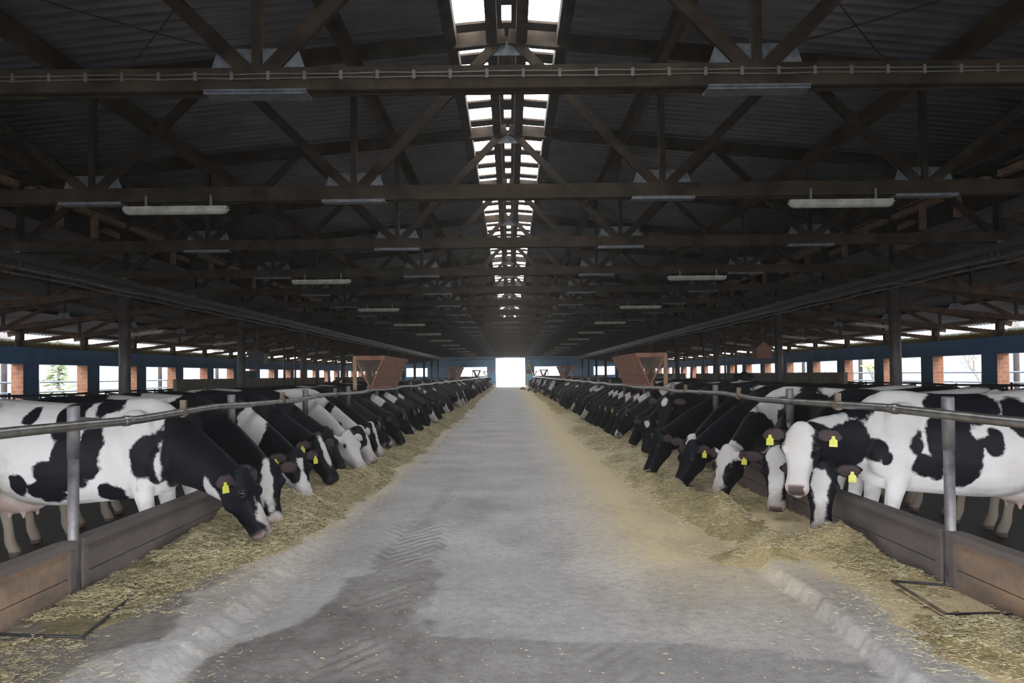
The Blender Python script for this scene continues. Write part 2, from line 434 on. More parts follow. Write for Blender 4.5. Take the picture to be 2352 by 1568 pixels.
# ------------------------------------------------------------------ floor and ground
def build_floor():
    xs = np.unique(np.round(np.concatenate([np.linspace(-2.74, -1.9, 24), np.linspace(-1.9, -1.45, 24), np.linspace(-1.45, 1.5, 105), np.linspace(1.5, 1.95, 24), np.linspace(1.95, 2.74, 22)]), 4))
    ys = np.concatenate([np.arange(-6.5, 3.2, 0.25), np.arange(3.2, 9, 0.028), np.arange(9, 20, 0.12), np.arange(20, ZFAR + 0.31, 1.0), [ZFAR + 0.4]])
    X, Y = np.meshgrid(xs, ys)
    jag = (fbm(X * 0 + 3, Y * 1.6, seed=3) - 0.5) * 0.16 + (fbm(X * 0, Y * 9, seed=5) - 0.5) * 0.05
    kl = -1.58 + jag; kr = 1.76 + jag
    fade = np.clip((Y - 5.6) / 4.0, 0, 1)
    wd = 0.03 + 0.06 * fbm(X * 3, Y * 5, seed=8) + fade * 0.5 + np.where(X < 0, 0.10, 0.0)
    ss = lambda t: np.clip(t, 0, 1) ** 2 * (3 - 2 * np.clip(t, 0, 1))
    up = np.maximum(ss((kl - X) / wd + 0.2), ss((X - kr) / wd + 0.2))
    Zz = TABLE * up + (fbm(X * 2, Y * 2, seed=11) - 0.5) * 0.012 + (fbm(X * 12, Y * 12, seed=12) - 0.5) * 0.004
    n1 = fbm(X * 2.6, Y * 1.3, seed=21, oct=5); n2 = fbm(X * 9, Y * 5, seed=22, oct=4)
    yl = (3.0, 4.3, 4.63, 4.97, 5.42, 6.11, 6.25, 7.56, 10.5, 14)
    xl = np.interp(Y, yl, (-1.56, -1.54, -1.52, -1.28, -1.14, -1.16, -0.95, -1.03, -0.82, -0.8))
    xr = np.interp(Y, (3.0, 4.4, 4.55, 4.73, 5.12, 5.81, 6.79, 8.34, 12.8, 14), (1.7, 1.5, 0.9, -0.52, -0.55, -0.53, -0.55, -0.72, -0.74, -0.7))
    jx = (n1 - 0.5) * 0.34 + (n2 - 0.5) * 0.16
    inside = np.clip((X - xl + jx) / 0.05 + 0.5, 0, 1) * np.clip((xr - X + jx * (1 + 1.5 * (X > 0))) / 0.07 + 0.5, 0, 1)
    gain = np.interp(Y, (3, 5.2, 6.5, 8, 11, 13.5), (1.0, 1.0, 0.75, 0.5, 0.3, 0.0)) * np.where(X > -0.35, np.clip(0.85 - 0.35 * (X + 0.35), 0.45, 1), 1.0)
    wet = inside * gain * (0.8 + 0.5 * (n2 - 0.5))
    rest = np.clip((n1 - 0.5) * 2.4, 0, 0.45) * np.clip((14 - Y) / 4, 0, 1)          # faint older stains
    wet = np.maximum(wet, rest * 0.55)
    strip = np.clip((kl - 0.30 - X + (n1 - 0.5) * 0.5 + (n2 - 0.5) * 0.2) / 0.06, 0, 1) * np.clip((6.6 - Y) / 1.0, 0, 1)
    wet = np.where(X < kl + 0.03, np.maximum(wet * 0.2, strip * 0.8), wet)
    ax = np.abs(X)
    hay = np.clip((ax - 1.35) / 0.5, 0, 1) * np.clip((Y - 4.0) / 5, 0, 1) * np.where(X > 0, 1.0, 0.75)
    hay = np.maximum(hay, np.where(X > 0, np.clip((X - 0.2) / 1.3, 0, 0.72), 0) * np.clip((Y - 3.8) / 3, 0, 1))
    hay = np.maximum(hay, 0.10 * np.clip((Y - 8) / 10, 0, 1))
    hay = np.maximum(hay, np.where(X > kr + 0.3 + (n2 - 0.5) * 0.3, 0.72, 0)); hay = np.maximum(hay, np.where(X < kl - 0.4, 0.30, 0)); hay = hay * (1 - 0.6 * inside * (Y < 6))
    tread = np.exp(-((X + 0.85) / 0.3) ** 4) * np.clip((11 - Y) / 3, 0, 1) * 0.8
    tread = np.maximum(tread, np.exp(-((X - 0.08) / 0.62) ** 4) * np.exp(-((Y - 4.15) / 0.55) ** 4))
    tread = tread * np.clip(fbm(X * 1.3, Y * 0.8, seed=77) * 3 - 0.9, 0, 1)
    ny, nx = X.shape
    idx = np.arange(ny * nx).reshape(ny, nx)
    faces = np.stack([idx[:-1, :-1], idx[:-1, 1:], idx[1:, 1:], idx[1:, :-1]], -1).reshape(-1, 4)
    me = np_mesh('floor', np.stack([X, Y, Zz], -1).reshape(-1, 3), faces, M['floor'])
    fattr(me, 'wet', wet.ravel()); fattr(me, 'hay', hay.ravel()); fattr(me, 'tread', np.clip(tread, 0, 1).ravel())
    structure(link(bpy.data.objects.new('floor', me)))
build_floor()
for s, nm in ((-1, 'floor_left'), (1, 'floor_right')):
    mb = MB(); x0, x1 = sorted((s * 2.74, s * (XW + 0.2)))
    mb.box(x0, x1, YNEAR, ZFAR + 0.4, COWZ - 0.1, COWZ)
    structure(mb.build(nm, M['manure']))
for s, nm in ((-1, 'ground_left'), (1, 'ground_right')):
    mb = MB(); x0, x1 = sorted((s * (XW + 0.38), s * 60)); mb.box(x0, x1, YNEAR, 180, -0.6, -0.32)
    structure(mb.build(nm, M['ground_out']))
mb = MB(); mb.box(-60, 60, -40, YNEAR, -0.6, -0.3); structure(mb.build('ground_front', M['yard_front_dark']))  # unseen yard, darkened to keep bounced light off the trusses
mb = MB(); mb.box(-XW, XW, ZFAR + 0.35, 180, -0.3, -0.02); structure(mb.build('ground_far', M['ground_out']))
mb = MB()
for i in range(60):
    p, q = -15.2 + i * 30.4 / 60, -15.2 + (i + 1) * 30.4 / 60
    tp = lambda x: RZ(x) if abs(x) < 8.7 else LZ(x)
    mb.box(p, q, YNEAR - 0.3, YNEAR, 3.05 if abs(p + q) / 2 < 11 else -0.3, min(tp(p), tp(q)))
structure(mb.build('wall_front', M['blue']))  # unseen front wall, lintel set low to block light from the trusses

# ------------------------------------------------------------------ roof
def corrugated(name, x0, z0, x1, z1, y0, y1, pitch=0.215, amp=0.03):
    k = np.arange(y0, y1, pitch)
    prof = ((0.0, 0.0), (0.50, 0.0), (0.56, -1.0), (0.64, -1.0), (0.70, 0.0))
    ys = np.concatenate([k + a * pitch for a, _ in prof]); h = np.concatenate([np.full_like(k, c * amp) for _, c in prof])
    o = np.argsort(ys); ys, h = ys[o], h[o]
    v = np.concatenate([np.stack([np.full_like(ys, x0), ys, z0 + h], -1), np.stack([np.full_like(ys, x1), ys, z1 + h], -1),
                        np.stack([np.full_like(ys, x1), ys, z1 + h + 0.012], -1), np.stack([np.full_like(ys, x0), ys, z0 + h + 0.012], -1)])
    n = len(ys); i = np.arange(n - 1)
    fs = np.concatenate([np.stack([a * n + i, a * n + i + 1, b * n + i + 1, b * n + i], -1) for a, b in ((0, 1), (2, 3), (1, 2), (3, 0))])
    return structure(link(bpy.data.objects.new(name, np_mesh(name, v, fs, M['roof'], False))))
for s, nm in ((-1, 'left'), (1, 'right')):
    corrugated('ceiling_' + nm, s * 0.64, RZ(0.64), s * 8.95, RZ(8.95), YNEAR - 0.5, ZFAR + 0.6)
    corrugated('aisle_ceiling_' + nm, s * 8.30, LZ(8.30), s * 15.6, LZ(15.6), YNEAR - 0.5, ZFAR + 0.6)

# ridge skylight: beams, slats
sk = structure(empty('ridge_skylight', (0, 0, 0)))
mb = MB()
for x in (-0.68, 0.68): mb.box(x - 0.07, x + 0.07, YNEAR, ZFAR, RZ(0.68) - 0.20, RZ(0.68) - 0.03)
for x in (-0.18, 0.18): mb.box(x - 0.065, x + 0.065, YNEAR, ZFAR, 5.45, 5.64)
mb.build('ridge_beam', M['wood'], sk)
mb = MB(); y = YNEAR + 0.4; k = 0
sr = random.Random(3)
while y < ZFAR:
    w = 0.30 + sr.uniform(-0.03, 0.05)
    for s in (-1, 1):
        mb.add([(s * 0.64, y, 5.67), (s * 0.20, y, 5.71), (s * 0.20, y + w, 5.71), (s * 0.64, y + w, 5.67),
                (s * 0.64, y, 5.70), (s * 0.20, y, 5.74), (s * 0.20, y + w, 5.74), (s * 0.64, y + w, 5.70)],
               [(0, 1, 2, 3), (4, 7, 6, 5), (0, 4, 5, 1), (2, 6, 7, 3), (1, 5, 6, 2), (0, 3, 7, 4)])
    mb.box(-0.125, 0.125, y + 0.12, y + 0.12 + 0.5, 5.75, 5.78)
    y += 1.0
for x in (-0.088, 0.088): mb.box(x - 0.03, x + 0.03, YNEAR, ZFAR, 5.70, 5.73)
mb.build('slat', M['wood'], sk)
# ------------------------------------------------------------------ walls
def side_wall(s, nm):
    x0, x1 = sorted((s * XW, s * (XW + 0.38)))
    xi, xo = s * XW, s * (XW + 0.38)
    wz0, wz1, top = 0.8, 1.9, 2.42
    y0, y1 = YNEAR, ZFAR
    mb = MB()
    mb.box(x0, x1, y0, y1, -0.4, wz0); mb.box(x0, x1, y0, y1, wz1, top)
    openings = []
    y = 27.15 - 8 * D
    while y < ZFAR - 3.5:
        if y > YNEAR + 0.2: openings.append((y, y + 3.16))
        y += D
    # a pair of narrow blue doors half-way along
    prev = y0
    for a, b in openings:
        mb.box(x0, x1, prev, a, wz0, wz1); prev = b
    mb.box(x0, x1, prev, y1, wz0, wz1)
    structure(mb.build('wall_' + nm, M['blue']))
    mbr = MB()
    for a, b in openings:     # bare brick reveals
        for q, sg in ((a, 1), (b, -1)):
            lo, hi = sorted((q, q + sg * 0.02)); mbr.box(x0 + 0.01 * (s < 0) , x1 - 0.01 * (s > 0), lo, hi, wz0, wz1)
        mbr.box(x0 + 0.02, x1 - 0.02, a + 0.02, b - 0.02, wz0 - 0.001, wz0 + 0.02)
    structure(mbr.build('window_reveals_' + nm, M['brick']))
    # eave openings above the wall: short posts and mossy translucent sheets
    mbp = MB()
    for a in np.arange(2.43, ZFAR, D):
        mbp.box(x0 + 0.1, x1 - 0.1, a - 0.11, a + 0.11, top, LZ(XW) - 0.03)
    mbp.box(x0 + 0.1, x1 - 0.1, y0, y1, 2.90, LZ(XW + 0.2) - 0.03)
    structure(mbp.build('trim_eave_' + nm, M['wood']))
    mbs = MB()
    for a in np.arange(2.43, ZFAR - D, D):
        mbs.box(x0 + 0.26 if s > 0 else x0 + 0.10, x0 + 0.28 if s > 0 else x0 + 0.12, a + 0.14, a + D - 0.14, top, 2.66)
    structure(mbs.build('eave_sheet_' + nm, M['sheet']))
side_wall(-1, 'left'); side_wall(1, 'right')

def far_wall():
    mb = MB(); y0, y1 = ZFAR, ZFAR + 0.35
    cols = [(-12.4, -9.9, 1.30, 2.27), (-6.0, -2.8, 1.26, 2.33), (-1.77, 1.83, -0.2, 3.4), (2.9, 6.15, 1.26, 2.33), (10.0, 12.5, 1.30, 2.27)]
    top = lambda x: RZ(x) + 0.02 if abs(x) < 8.6 else LZ(x) + 0.02
    def col(a, b, z0, z1):
        n = max(1, int((b - a) / 0.5))
        for i in range(n):
            p, q = a + (b - a) * i / n, a + (b - a) * (i + 1) / n
            if z1 is None: mb.box(p, q, y0, y1, z0, min(top(p), top(q)))
            else: mb.box(p, q, y0, y1, z0, z1)
    prev = -XW - 0.38
    for a, b, z0, z1 in cols:
        col(prev, a, -0.4, None); col(a, b, z1, None)
        if z0 > 0: col(a, b, -0.4, z0)
        prev = b
    col(prev, XW + 0.38, -0.4, None)
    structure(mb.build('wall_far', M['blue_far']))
    mbf = MB()
    for x in (-1.77, 1.83): mbf.box(x - 0.06, x + 0.06, y0 - 0.03, y0 + 0.2, 0, 3.46)
    mbf.box(-1.83, 1.89, y0 - 0.03, y0 + 0.2, 3.40, 3.48)
    structure(mbf.build('door_1', M['wood_warm']))
far_wall()

# ------------------------------------------------------------------ trusses
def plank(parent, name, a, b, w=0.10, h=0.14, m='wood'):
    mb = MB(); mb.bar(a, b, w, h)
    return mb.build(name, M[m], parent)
BN = (1.87, 5.05, XC)           # bottom nodes
TN = (0.0, 3.46, 6.65)          # top nodes
TOPC = lambda x: RZ(x) - 0.17
def make_truss():
    t = empty('roof_truss')
    zc = HB + 0.085
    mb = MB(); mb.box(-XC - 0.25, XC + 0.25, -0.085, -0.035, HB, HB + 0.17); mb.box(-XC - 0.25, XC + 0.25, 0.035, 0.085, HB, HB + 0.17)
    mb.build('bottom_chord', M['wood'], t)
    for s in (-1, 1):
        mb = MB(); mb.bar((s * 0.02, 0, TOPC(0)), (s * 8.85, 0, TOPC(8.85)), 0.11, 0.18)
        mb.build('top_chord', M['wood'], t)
        for a, b in (((0.03, TOPC(0) + 0.02), (BN[0], zc)), ((BN[0], zc), (TN[1], TOPC(TN[1]))), ((TN[1], TOPC(TN[1])), (BN[1], zc)),
                     ((BN[1], zc), (TN[2], TOPC(TN[2]))), ((TN[2], TOPC(TN[2])), (BN[2], zc))):
            plank(t, 'diagonal_brace', (s * a[0], 0, a[1]), (s * b[0], 0, b[1]), 0.068, 0.112)
        for x in BN[:2]:
            plank(t, 'web_post', (s * x, 0, HB + 0.1), (s * x, 0, TOPC(x)), 0.068, 0.115)
        plank(t, 'end_post', (s * XC, 0, HB - 0.05), (s * XC, 0, TOPC(XC)), 0.12, 0.16)
        for x in BN[:2]:
            mb = MB(); mb.plate([(s * x - 0.36, HB + 0.165), (s * x - 0.30, HB + 0.34), (s * x + 0.30, HB + 0.34), (s * x + 0.36, HB + 0.165)], 'y', -0.006, 0.0)
            mb.plate([(s * x - 0.36, HB + 0.165), (s * x - 0.30, HB + 0.34), (s * x + 0.30, HB + 0.34), (s * x + 0.36, HB + 0.165)], 'y', 0.002, 0.008)
            mb.build('gusset_plate', M['galv'], t)
            mb = MB(); mb.box(s * x - 0.38, s * x + 0.38, -0.095, 0.095, HB - 0.022, HB - 0.002)
            mb.box(s * x - 0.38, s * x + 0.38, -0.095, -0.09, HB - 0.03, HB + 0.006)
            mb.build('splice_plate', M['galv'], t)
        mb = MB(); mb.box(s * XC - 0.09, s * XC + 0.09, -0.1, -0.094, HB - 0.25, HB + 0.02); mb.build('post_plate', M['galv'], t)
        mb = MB(); mb.box(s * XC - 0.09, s * XC + 0.09, 0.094, 0.1, HB - 0.25, HB + 0.02); mb.build('post_plate', M['galv'], t)
        mb = MB(); mb.plate([(s * TN[1] - 0.25, TOPC(TN[1]) - 0.08), (s * TN[1] + 0.25, TOPC(TN[1]) - 0.08), (s * TN[1] + 0.2, TOPC(TN[1]) - 0.26), (s * TN[1] - 0.2, TOPC(TN[1]) - 0.26)], 'y', -0.006, 0.0)
        mb.build('gusset_plate', M['galv'], t)
    mb = MB(); mb.plate([(-0.31, 5.53), (0.31, 5.53), (0.31, 5.44), (0.20, 5.31), (-0.20, 5.31), (-0.31, 5.44)], 'y', -0.006, 0.0)
    mb.plate([(-0.31, 5.53), (0.31, 5.53), (0.31, 5.44), (0.20, 5.31), (-0.20, 5.31), (-0.31, 5.44)], 'y', 0.002, 0.008)
    mb.build('apex_plate', M['galv'], t)
    return t
truss0 = make_truss()
vis = [y for y in TRUSS_Y if y > 4]
first = True
for y in TRUSS_Y:
    t = truss0 if first else copy_tree(truss0)
    first = False
    t.location = (0, y, 0)
    if y < 4:
        meta(t, 'dark timber roof truss overhead, nearer than the one with clipped cables', 'roof truss', 'roof trusses near the front end')
    else:
        k = vis.index(y)
        if k == 0: lab = 'nearest timber roof truss, two cables clipped along its bottom beam'
        elif k == 1: lab = 'second timber roof truss, long white tube lamps hung left and right'
        elif k < 9: lab = ORD[k] + ' timber roof truss counted from the front'
        else: lab = 'dark timber roof truss in the dense rows towards the far door'
        meta(t, lab, 'roof truss', 'roof trusses nearest the camera' if k < 9 else 'roof trusses far down the barn')

# purlins: long timbers under the roof
for s, nm in ((-1, 'left'), (1, 'right')):
    for x, w in ((1.86, 'beside the skylight'), (5.0, 'half way down the slope'), (7.3, 'near the eaves')):
        mb = MB(); mb.box(s * x - 0.055, s * x + 0.055, YNEAR, ZFAR, RZ(x) - 0.40, RZ(x) - 0.19)
        o = mb.build('purlin_beam', M['purlin'])
        meta(o, 'long timber purlin under the %s roof slope, %s' % (nm, w), 'purlin', 'purlins')
        structure(o)
    # clerestory: plates, studs
    mb = MB()
    mb.box(s * XC - 0.06, s * XC + 0.06, YNEAR, ZFAR, RZ(XC) - 0.30, RZ(XC) - 0.19)
    mb.box(s * (XC + 0.12) - 0.02, s * (XC + 0.12) + 0.02, YNEAR, ZFAR, RZ(XC) - 0.09, RZ(XC) - 0.03)
    structure(mb.build('trim_clerestory_' + nm, M['wood_warm']))
    mb = MB()
    y = 2.43
    while y < ZFAR:
        mb.box(s * XC - 0.05, s * XC + 0.05, y + 1.27, y + 1.39, LZ(XC), RZ(XC) - 0.2)
        mb.box(s * XC - 0.05, s * XC + 0.05, y + 2.6, y + 2.72, LZ(XC), RZ(XC) - 0.2)
        mb.bar((s * XC, y, LZ(XC) + 0.2), (s * (XC + 0.75), y, RZ(XC + .75) - 0.12), 0.06, 0.12)
        y += D
    structure(mb.build('clerestory_studs_' + nm, M['wood_warm']))
    mb = MB(); mb.box(s * (XC + 0.02) - 0.03, s * (XC + 0.02) + 0.03, YNEAR, ZFAR, LZ(XC) - 0.26, LZ(XC) - 0.04)
    structure(mb.build('fascia_board_' + nm, M['board']))
    mb = MB(); mb.box(*sorted((s * 8.84, s * 8.87)), YNEAR, ZFAR, LZ(8.85), RZ(8.85) - 0.022)
    structure(mb.build('clerestory_sheet_' + nm, M['wood']))
    # longitudinal beam on the columns, with pipes
    mb = MB(); mb.box(s * XC - 0.07, s * XC + 0.07, YNEAR, ZFAR, 3.30, 3.46)
    mb.box(s * (XC - 0.16) - 0.04, s * (XC - 0.16) + 0.04, YNEAR, ZFAR, 3.38, 3.50)
    structure(mb.build('column_beam_' + nm, M['column']))
    for dx, z, r in ((-0.28, 3.24, 0.03), (-0.14, 3.17, 0.022)):
        mb = MB(); pts = [(s * (XC + dx), yy, z + 0.012 * math.sin(yy * 1.7)) for yy in np.arange(YNEAR, ZFAR, 1.0)]
        mb.tube(pts, r, 8)
        o = mb.build('supply_pipe', M['post'], smooth=True)
        meta(o, 'long %s pipe slung under the %s column beam' % ('thicker upper' if r > 0.025 else 'thinner lower', nm), 'pipe', 'pipes under the column beams')

# columns
colbase = None
for s, nm in ((-1, 'left'), (1, 'right')):
    k = 0; y = 10.43 - 8
    while y < ZFAR:
        if colbase is None:
            colbase = empty('steel_column')
            mb = MB(); mb.tube([(0, 0, COWZ), (0, 0, 3.3)], 0.122, 20); mb.build('shaft', M['column'], colbase, True)
            mb = MB(); mb.box(-0.16, 0.16, -0.16, 0.16, 3.24, 3.30); mb.build('head_plate', M['column'], colbase)
            mb = MB(); mb.box(-0.17, 0.17, -0.17, 0.17, COWZ, COWZ + 0.02); mb.build('base_plate', M['column'], colbase)
            c = colbase
        else:
            c = copy_tree(colbase)
        c.location = (s * XC, y, 0)
        q = k - 2
        if q < 0: lab, g = 'round dark steel column on the %s, nearer than the frame shows' % nm, 'columns outside the frame'
        elif q < 6: lab, g = '%s round dark steel column from the front in the %s line' % (ORD[q], nm), 'columns of the %s line' % nm
        else: lab, g = 'round dark steel column far down the %s line' % nm, 'far columns of the %s line' % nm
        meta(c, lab, 'column', g)
        y += 8; k += 1

# aisle trusses
def make_aisle(s):
    t = empty('aisle_truss')
    tc = lambda x: LZ(x) - 0.12
    bc = lambda x: 2.58 + (14.8 - x) / 6.5 * 0.72
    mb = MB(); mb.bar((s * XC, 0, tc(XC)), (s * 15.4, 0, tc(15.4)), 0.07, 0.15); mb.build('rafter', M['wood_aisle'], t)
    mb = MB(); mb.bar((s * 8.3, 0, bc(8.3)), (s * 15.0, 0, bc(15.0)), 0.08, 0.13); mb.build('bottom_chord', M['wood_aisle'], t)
    for x in (9.9, 11.6, 13.2): plank(t, 'web_post', (s * x, 0, bc(x)), (s * x, 0, tc(x)), 0.06, 0.09, 'wood_aisle')
    for a, b in ((8.35, 9.9), (11.6, 13.2)): plank(t, 'diagonal_brace', (s * a, 0, tc(a)), (s * b, 0, bc(b)), 0.05, 0.10, 'wood_aisle')
    for a, b in ((9.9, 11.6), (13.2, 14.7)): plank(t, 'diagonal_brace', (s * a, 0, bc(a)), (s * b, 0, tc(b)), 0.05, 0.10, 'wood_aisle')
    mb = MB(); mb.plate([(s * 11.6 - 0.2, bc(11.6) + 0.06), (s * 11.6 - 0.13, bc(11.6) + 0.22), (s * 11.6 + 0.13, bc(11.6) + 0.22), (s * 11.6 + 0.2, bc(11.6) + 0.06)], 'y', -0.045, -0.035)
    mb.build('gusset_plate', M['galv'], t)
    return t
for s, nm in ((-1, 'left'), (1, 'right')):
    a0 = make_aisle(s)
    ys = [y for y in TRUSS_Y if y > 4]
    for k, y in enumerate(ys):
        t = a0 if k == 0 else copy_tree(a0)
        t.location = (0, y, 0)
        if k < 2: lab = '%s low timber truss over the %s aisle, mostly beyond the picture edge' % (ORD[k], nm)
        elif k < 9: lab = '%s low timber truss from the front over the %s side aisle' % (ORD[k], nm)
        else: lab = 'low timber truss in the dense far part of the %s side aisle' % nm
        meta(t, lab, 'roof truss', 'near trusses of the %s aisle' % nm if k < 9 else 'far trusses of the %s aisle' % nm)
    for x in (10.7, 12.9):
        mb = MB(); mb.box(s * x - 0.04, s * x + 0.04, YNEAR, ZFAR, LZ(x) - 0.13, LZ(x) - 0.035)
        o = structure(mb.build('aisle_purlin_beam', M['purlin']))

# cables clipped on the nearest truss, and sway cables
cb = empty('clipped_cable', (0, 6.43, 0), label='pair of thin cables clipped along the nearest truss beam', cat='cable')
crn = random.Random(5)
for z0 in (HB + 0.118, HB + 0.085):
    xs = np.arange(-8.2, 8.21, 0.27)
    mb = MB(); mb.tube([(x, -0.094, z0 + crn.uniform(-0.004, 0.004)) for x in xs], 0.0055, 6); mb.build('cable', M['cable'], cb, True)
for i, x in enumerate(np.arange(-4.2, 4.3, 0.27)):
    mb = MB(); mb.box(x - 0.012, x + 0.012, -0.106, -0.085, HB + 0.07, HB + 0.135)
    mb.build('clip', M['cable'], cb)
def sway(a, b, lab, grp='thin bracing wires'):
    mb = MB(); n = 8; a = Vector(a); b = Vector(b)
    mb.tube([a.lerp(b, i / n) - Vector((0, 0, 0.10 * math.sin(math.pi * i / n))) for i in range(n + 1)], 0.008, 6)
    meta(mb.build('bracing_wire', M['iron'], smooth=True), lab, 'wire', grp)
for k, y in enumerate((6.43, 18.43, 30.43)):
    for s, nm in ((-1, 'left'), (1, 'right')):
        w = ('nearest', 'second', 'third')[k]
        sway((s * 1.9, y, RZ(1.9) - 0.46), (s * 5.0, y + 4, RZ(5.0) - 0.46), 'thin dark bracing wire over the %s side, inner one of the %s pair' % (nm, w))
        sway((s * 5.0, y, RZ(5.0) - 0.46), (s * 1.9, y + 4, RZ(1.9) - 0.46), 'thin dark bracing wire over the %s side, crossing the inner one of the %s pair' % (nm, w))
        sway((s * 5.0, y, RZ(5.0) - 0.46), (s * 8.2, y + 4, RZ(8.2) - 0.46), 'thin dark bracing wire over the %s side, outer one of the %s pair' % (nm, w))

# fluorescent lamps
lamp0 = None
def make_lamp():
    t = empty('tube_lamp')
    mb = MB(); mb.box(-0.62, 0.62, -0.045, 0.045, 0.0, 0.035)
    mb.box(-0.63, 0.63, -0.052, 0.052, -0.006, 0.006); mb.build('housing', M['lamp'], t)
    mb = MB(); n = 12; vs = []; fs = []
    prof = [(math.cos(math.pi + math.pi * i / 8) * 0.048, math.sin(math.pi + math.pi * i / 8) * 0.06 - 0.004) for i in range(9)]
    xs = [(-0.635, 0.3), (-0.60, 0.85), (-0.56, 1.0), (0.56, 1.0), (0.60, 0.85), (0.635, 0.3)]
    for x, k in xs:
        for p in prof: vs.append((x, p[0] * k, p[1] * k))
    for i in range(len(xs) - 1):
        for j in range(8): fs.append((i * 9 + j, i * 9 + j + 1, (i + 1) * 9 + j + 1, (i + 1) * 9 + j))
    fs.append(tuple(range(9))); fs.append(tuple(range(45, 54))[::-1])
    mb.add(vs, fs); mb.build('cover', M['lamp'], t, True)
    for x in (-0.36, 0.42):
        mb = MB(); mb.box(x - 0.014, x + 0.014, -0.008, 0.008, 0.03, 0.17); mb.build('hanger', M['galv'], t)
    return t
for s, nm in ((-1, 'left'), (1, 'right')):
    for k in range(12):
        y = 10.43 + 8 * k
        if y > ZFAR - 1: break
        if lamp0 is None: lamp0 = make_lamp(); t = lamp0
        else: t = copy_tree(lamp0)
        t.location = (s * 4.0, y - 0.1, HB - 0.10)
        if k < 5: lab = '%s white tube lamp from the front in the %s lamp row' % (ORD[k], nm)
        else: lab = 'small distant tube lamp far down the %s lamp row' % nm
        meta(t, lab, 'lamp', 'tube lamps of the %s row' % nm if k < 5 else 'distant tube lamps of the %s row' % nm)
    for k in range(2, 12):
        y = 10.43 + 8 * k
        t = copy_tree(lamp0); t.location = (s * 11.2, y - 0.1, 2.80)
        t.rotation_euler = (0, s * 0.11, 0)
        lab = '%s dusty tube lamp under the %s side aisle roof' % (ORD[k - 2], nm) if k < 6 else 'tiny distant tube lamp under the %s side aisle roof' % nm
        meta(t, lab, 'lamp', 'aisle lamps on the %s' % nm if k < 6 else 'distant aisle lamps on the %s' % nm)

# ------------------------------------------------------------------ feed rails, posts, boards
POST_Y = [5.36 + 3.03 * k for k in range(-1, 33)]
POST_Y = [y for y in POST_Y if y < ZFAR - 0.5]
def rail_x(y): return 0.015 * math.sin(y * 0.9)
for s, nm in ((-1, 'left'), (1, 'right')):
    rr = random.Random(20 + s)
    r = empty('neck_rail', (s * XR, 0, 0), label='long galvanised neck rail above the %s feed trough' % nm, cat='rail', group='neck rails')
    ys = list(np.arange(1.6, ZFAR - 0.3, 1.515))
    zs = [RAILZ + (0.018 * math.sin(i * 2.1 + s) if y > 6 else 0.0) for i, y in enumerate(ys)]
    mb = MB(); mb.tube([(rr.uniform(-0.008, 0.008), y, z) for y, z in zip(ys, zs)], 0.03, 14); mb.build('pipe', M['pipe'], r, True)
    for y in np.arange(5.95, ZFAR - 1, 6.06):
        z = float(np.interp(y, ys, zs))
        mb = MB(); mb.tube([(0, y - 0.06, z), (0, y - 0.03, z), (0, y + 0.03, z), (0, y + 0.06, z)], [0.033, 0.037, 0.037, 0.033], 14); mb.build('coupling', M['pipe'], r, True)
    for y in POST_Y[1:5]:
        mb = MB(); mb.tube([(0, y + 1.6, RAILZ), (0, y + 1.66, RAILZ)], 0.04, 14); mb.box(-0.022, 0.022, y + 1.61, y + 1.65, RAILZ, RAILZ + 0.10)
        mb.build('clamp', M['rust_rod'], r)
    p0 = None
    for k, y in enumerate(POST_Y):
        if p0 is None:
            p0 = p = empty('rail_post')
            mb = MB(); mb.tube([(0, 0, COWZ), (0, 0, 0.95)], 0.033, 16); mb.build('shaft', M['post'], p, True)
            mb = MB(); mb.tube([(0, 0, 0.93), (0, 0, 1.245), (0, 0, 1.255)], [0.038, 0.038, 0.033], 16); mb.build('sleeve', M['post'], p, True)
            mb = MB(); mb.plate([(0.03, 1.185), (0.30, 1.165), (0.30, 1.145), (0.03, 1.12)], 'x', -0.012, 0.012); mb.build('bracket', M['post'], p)
            mb = MB(); mb.tube([(0.03 * s, 0.03, 1.215), (0.045 * s, 0.07, 1.215)], 0.008, 6); mb.ball((0.045 * s, 0.075, 1.215), 0.013, 8, 5); mb.build('bolt', M['rust_rod'], p, True)
        else: p = copy_tree(p0)
        p.location = (s * (XR + 0.065), y, 0)
        q = k - 1
        if q < 0: lab = 'steel rail post on the %s, just nearer than the picture edge' % nm
        elif q < 6: lab = '%s steel post from the front carrying the %s neck rail' % (ORD[q], nm)
        else: lab = 'steel rail post among the far cows of the %s row' % nm
        meta(p, lab, 'post', 'posts of the %s neck rail' % nm if q < 6 else 'far posts of the %s neck rail' % nm)
        # trough boards between this post and the next
        y1 = POST_Y[k + 1] if k + 1 < len(POST_Y) else ZFAR
        b = empty('trough_board', (s * (XR + 0.065), y, 0))
        mt = 'ply' if q < 0 else 'board'
        a, c = 0.05, y1 - y - 0.05
        mb = MB(); mb.box(-0.022, 0.022, a, c, -0.02, 0.205); mb.build('lower_plank', M[mt], b)
        mb = MB(); mb.box(-0.020, 0.020, a, c, 0.211, 0.385); mb.build('upper_plank', M[mt], b)
        mb = MB(); mb.box(-0.05, 0.05, a - 0.01, c + 0.01, 0.385, 0.43); mb.build('cap_rail', M['board'], b)
        for yy in (a + 0.03, c - 0.03):
            mb = MB(); mb.box(-s * 0.03 - 0.012, -s * 0.03 + 0.012, yy - 0.03, yy + 0.03, -0.02, 0.385); mb.build('cleat', M['board'], b)
        if q < 0: lab = 'bare plywood trough board nearest the camera on the %s' % nm
        elif q < 5: lab = '%s grey trough board past the nearest post on the %s' % (ORD[q], nm)
        else: lab = 'grey trough board behind the far heads on the %s' % nm
        meta(b, lab, 'board', 'trough boards of the %s row' % nm if q < 5 else 'far trough boards of the %s row' % nm)

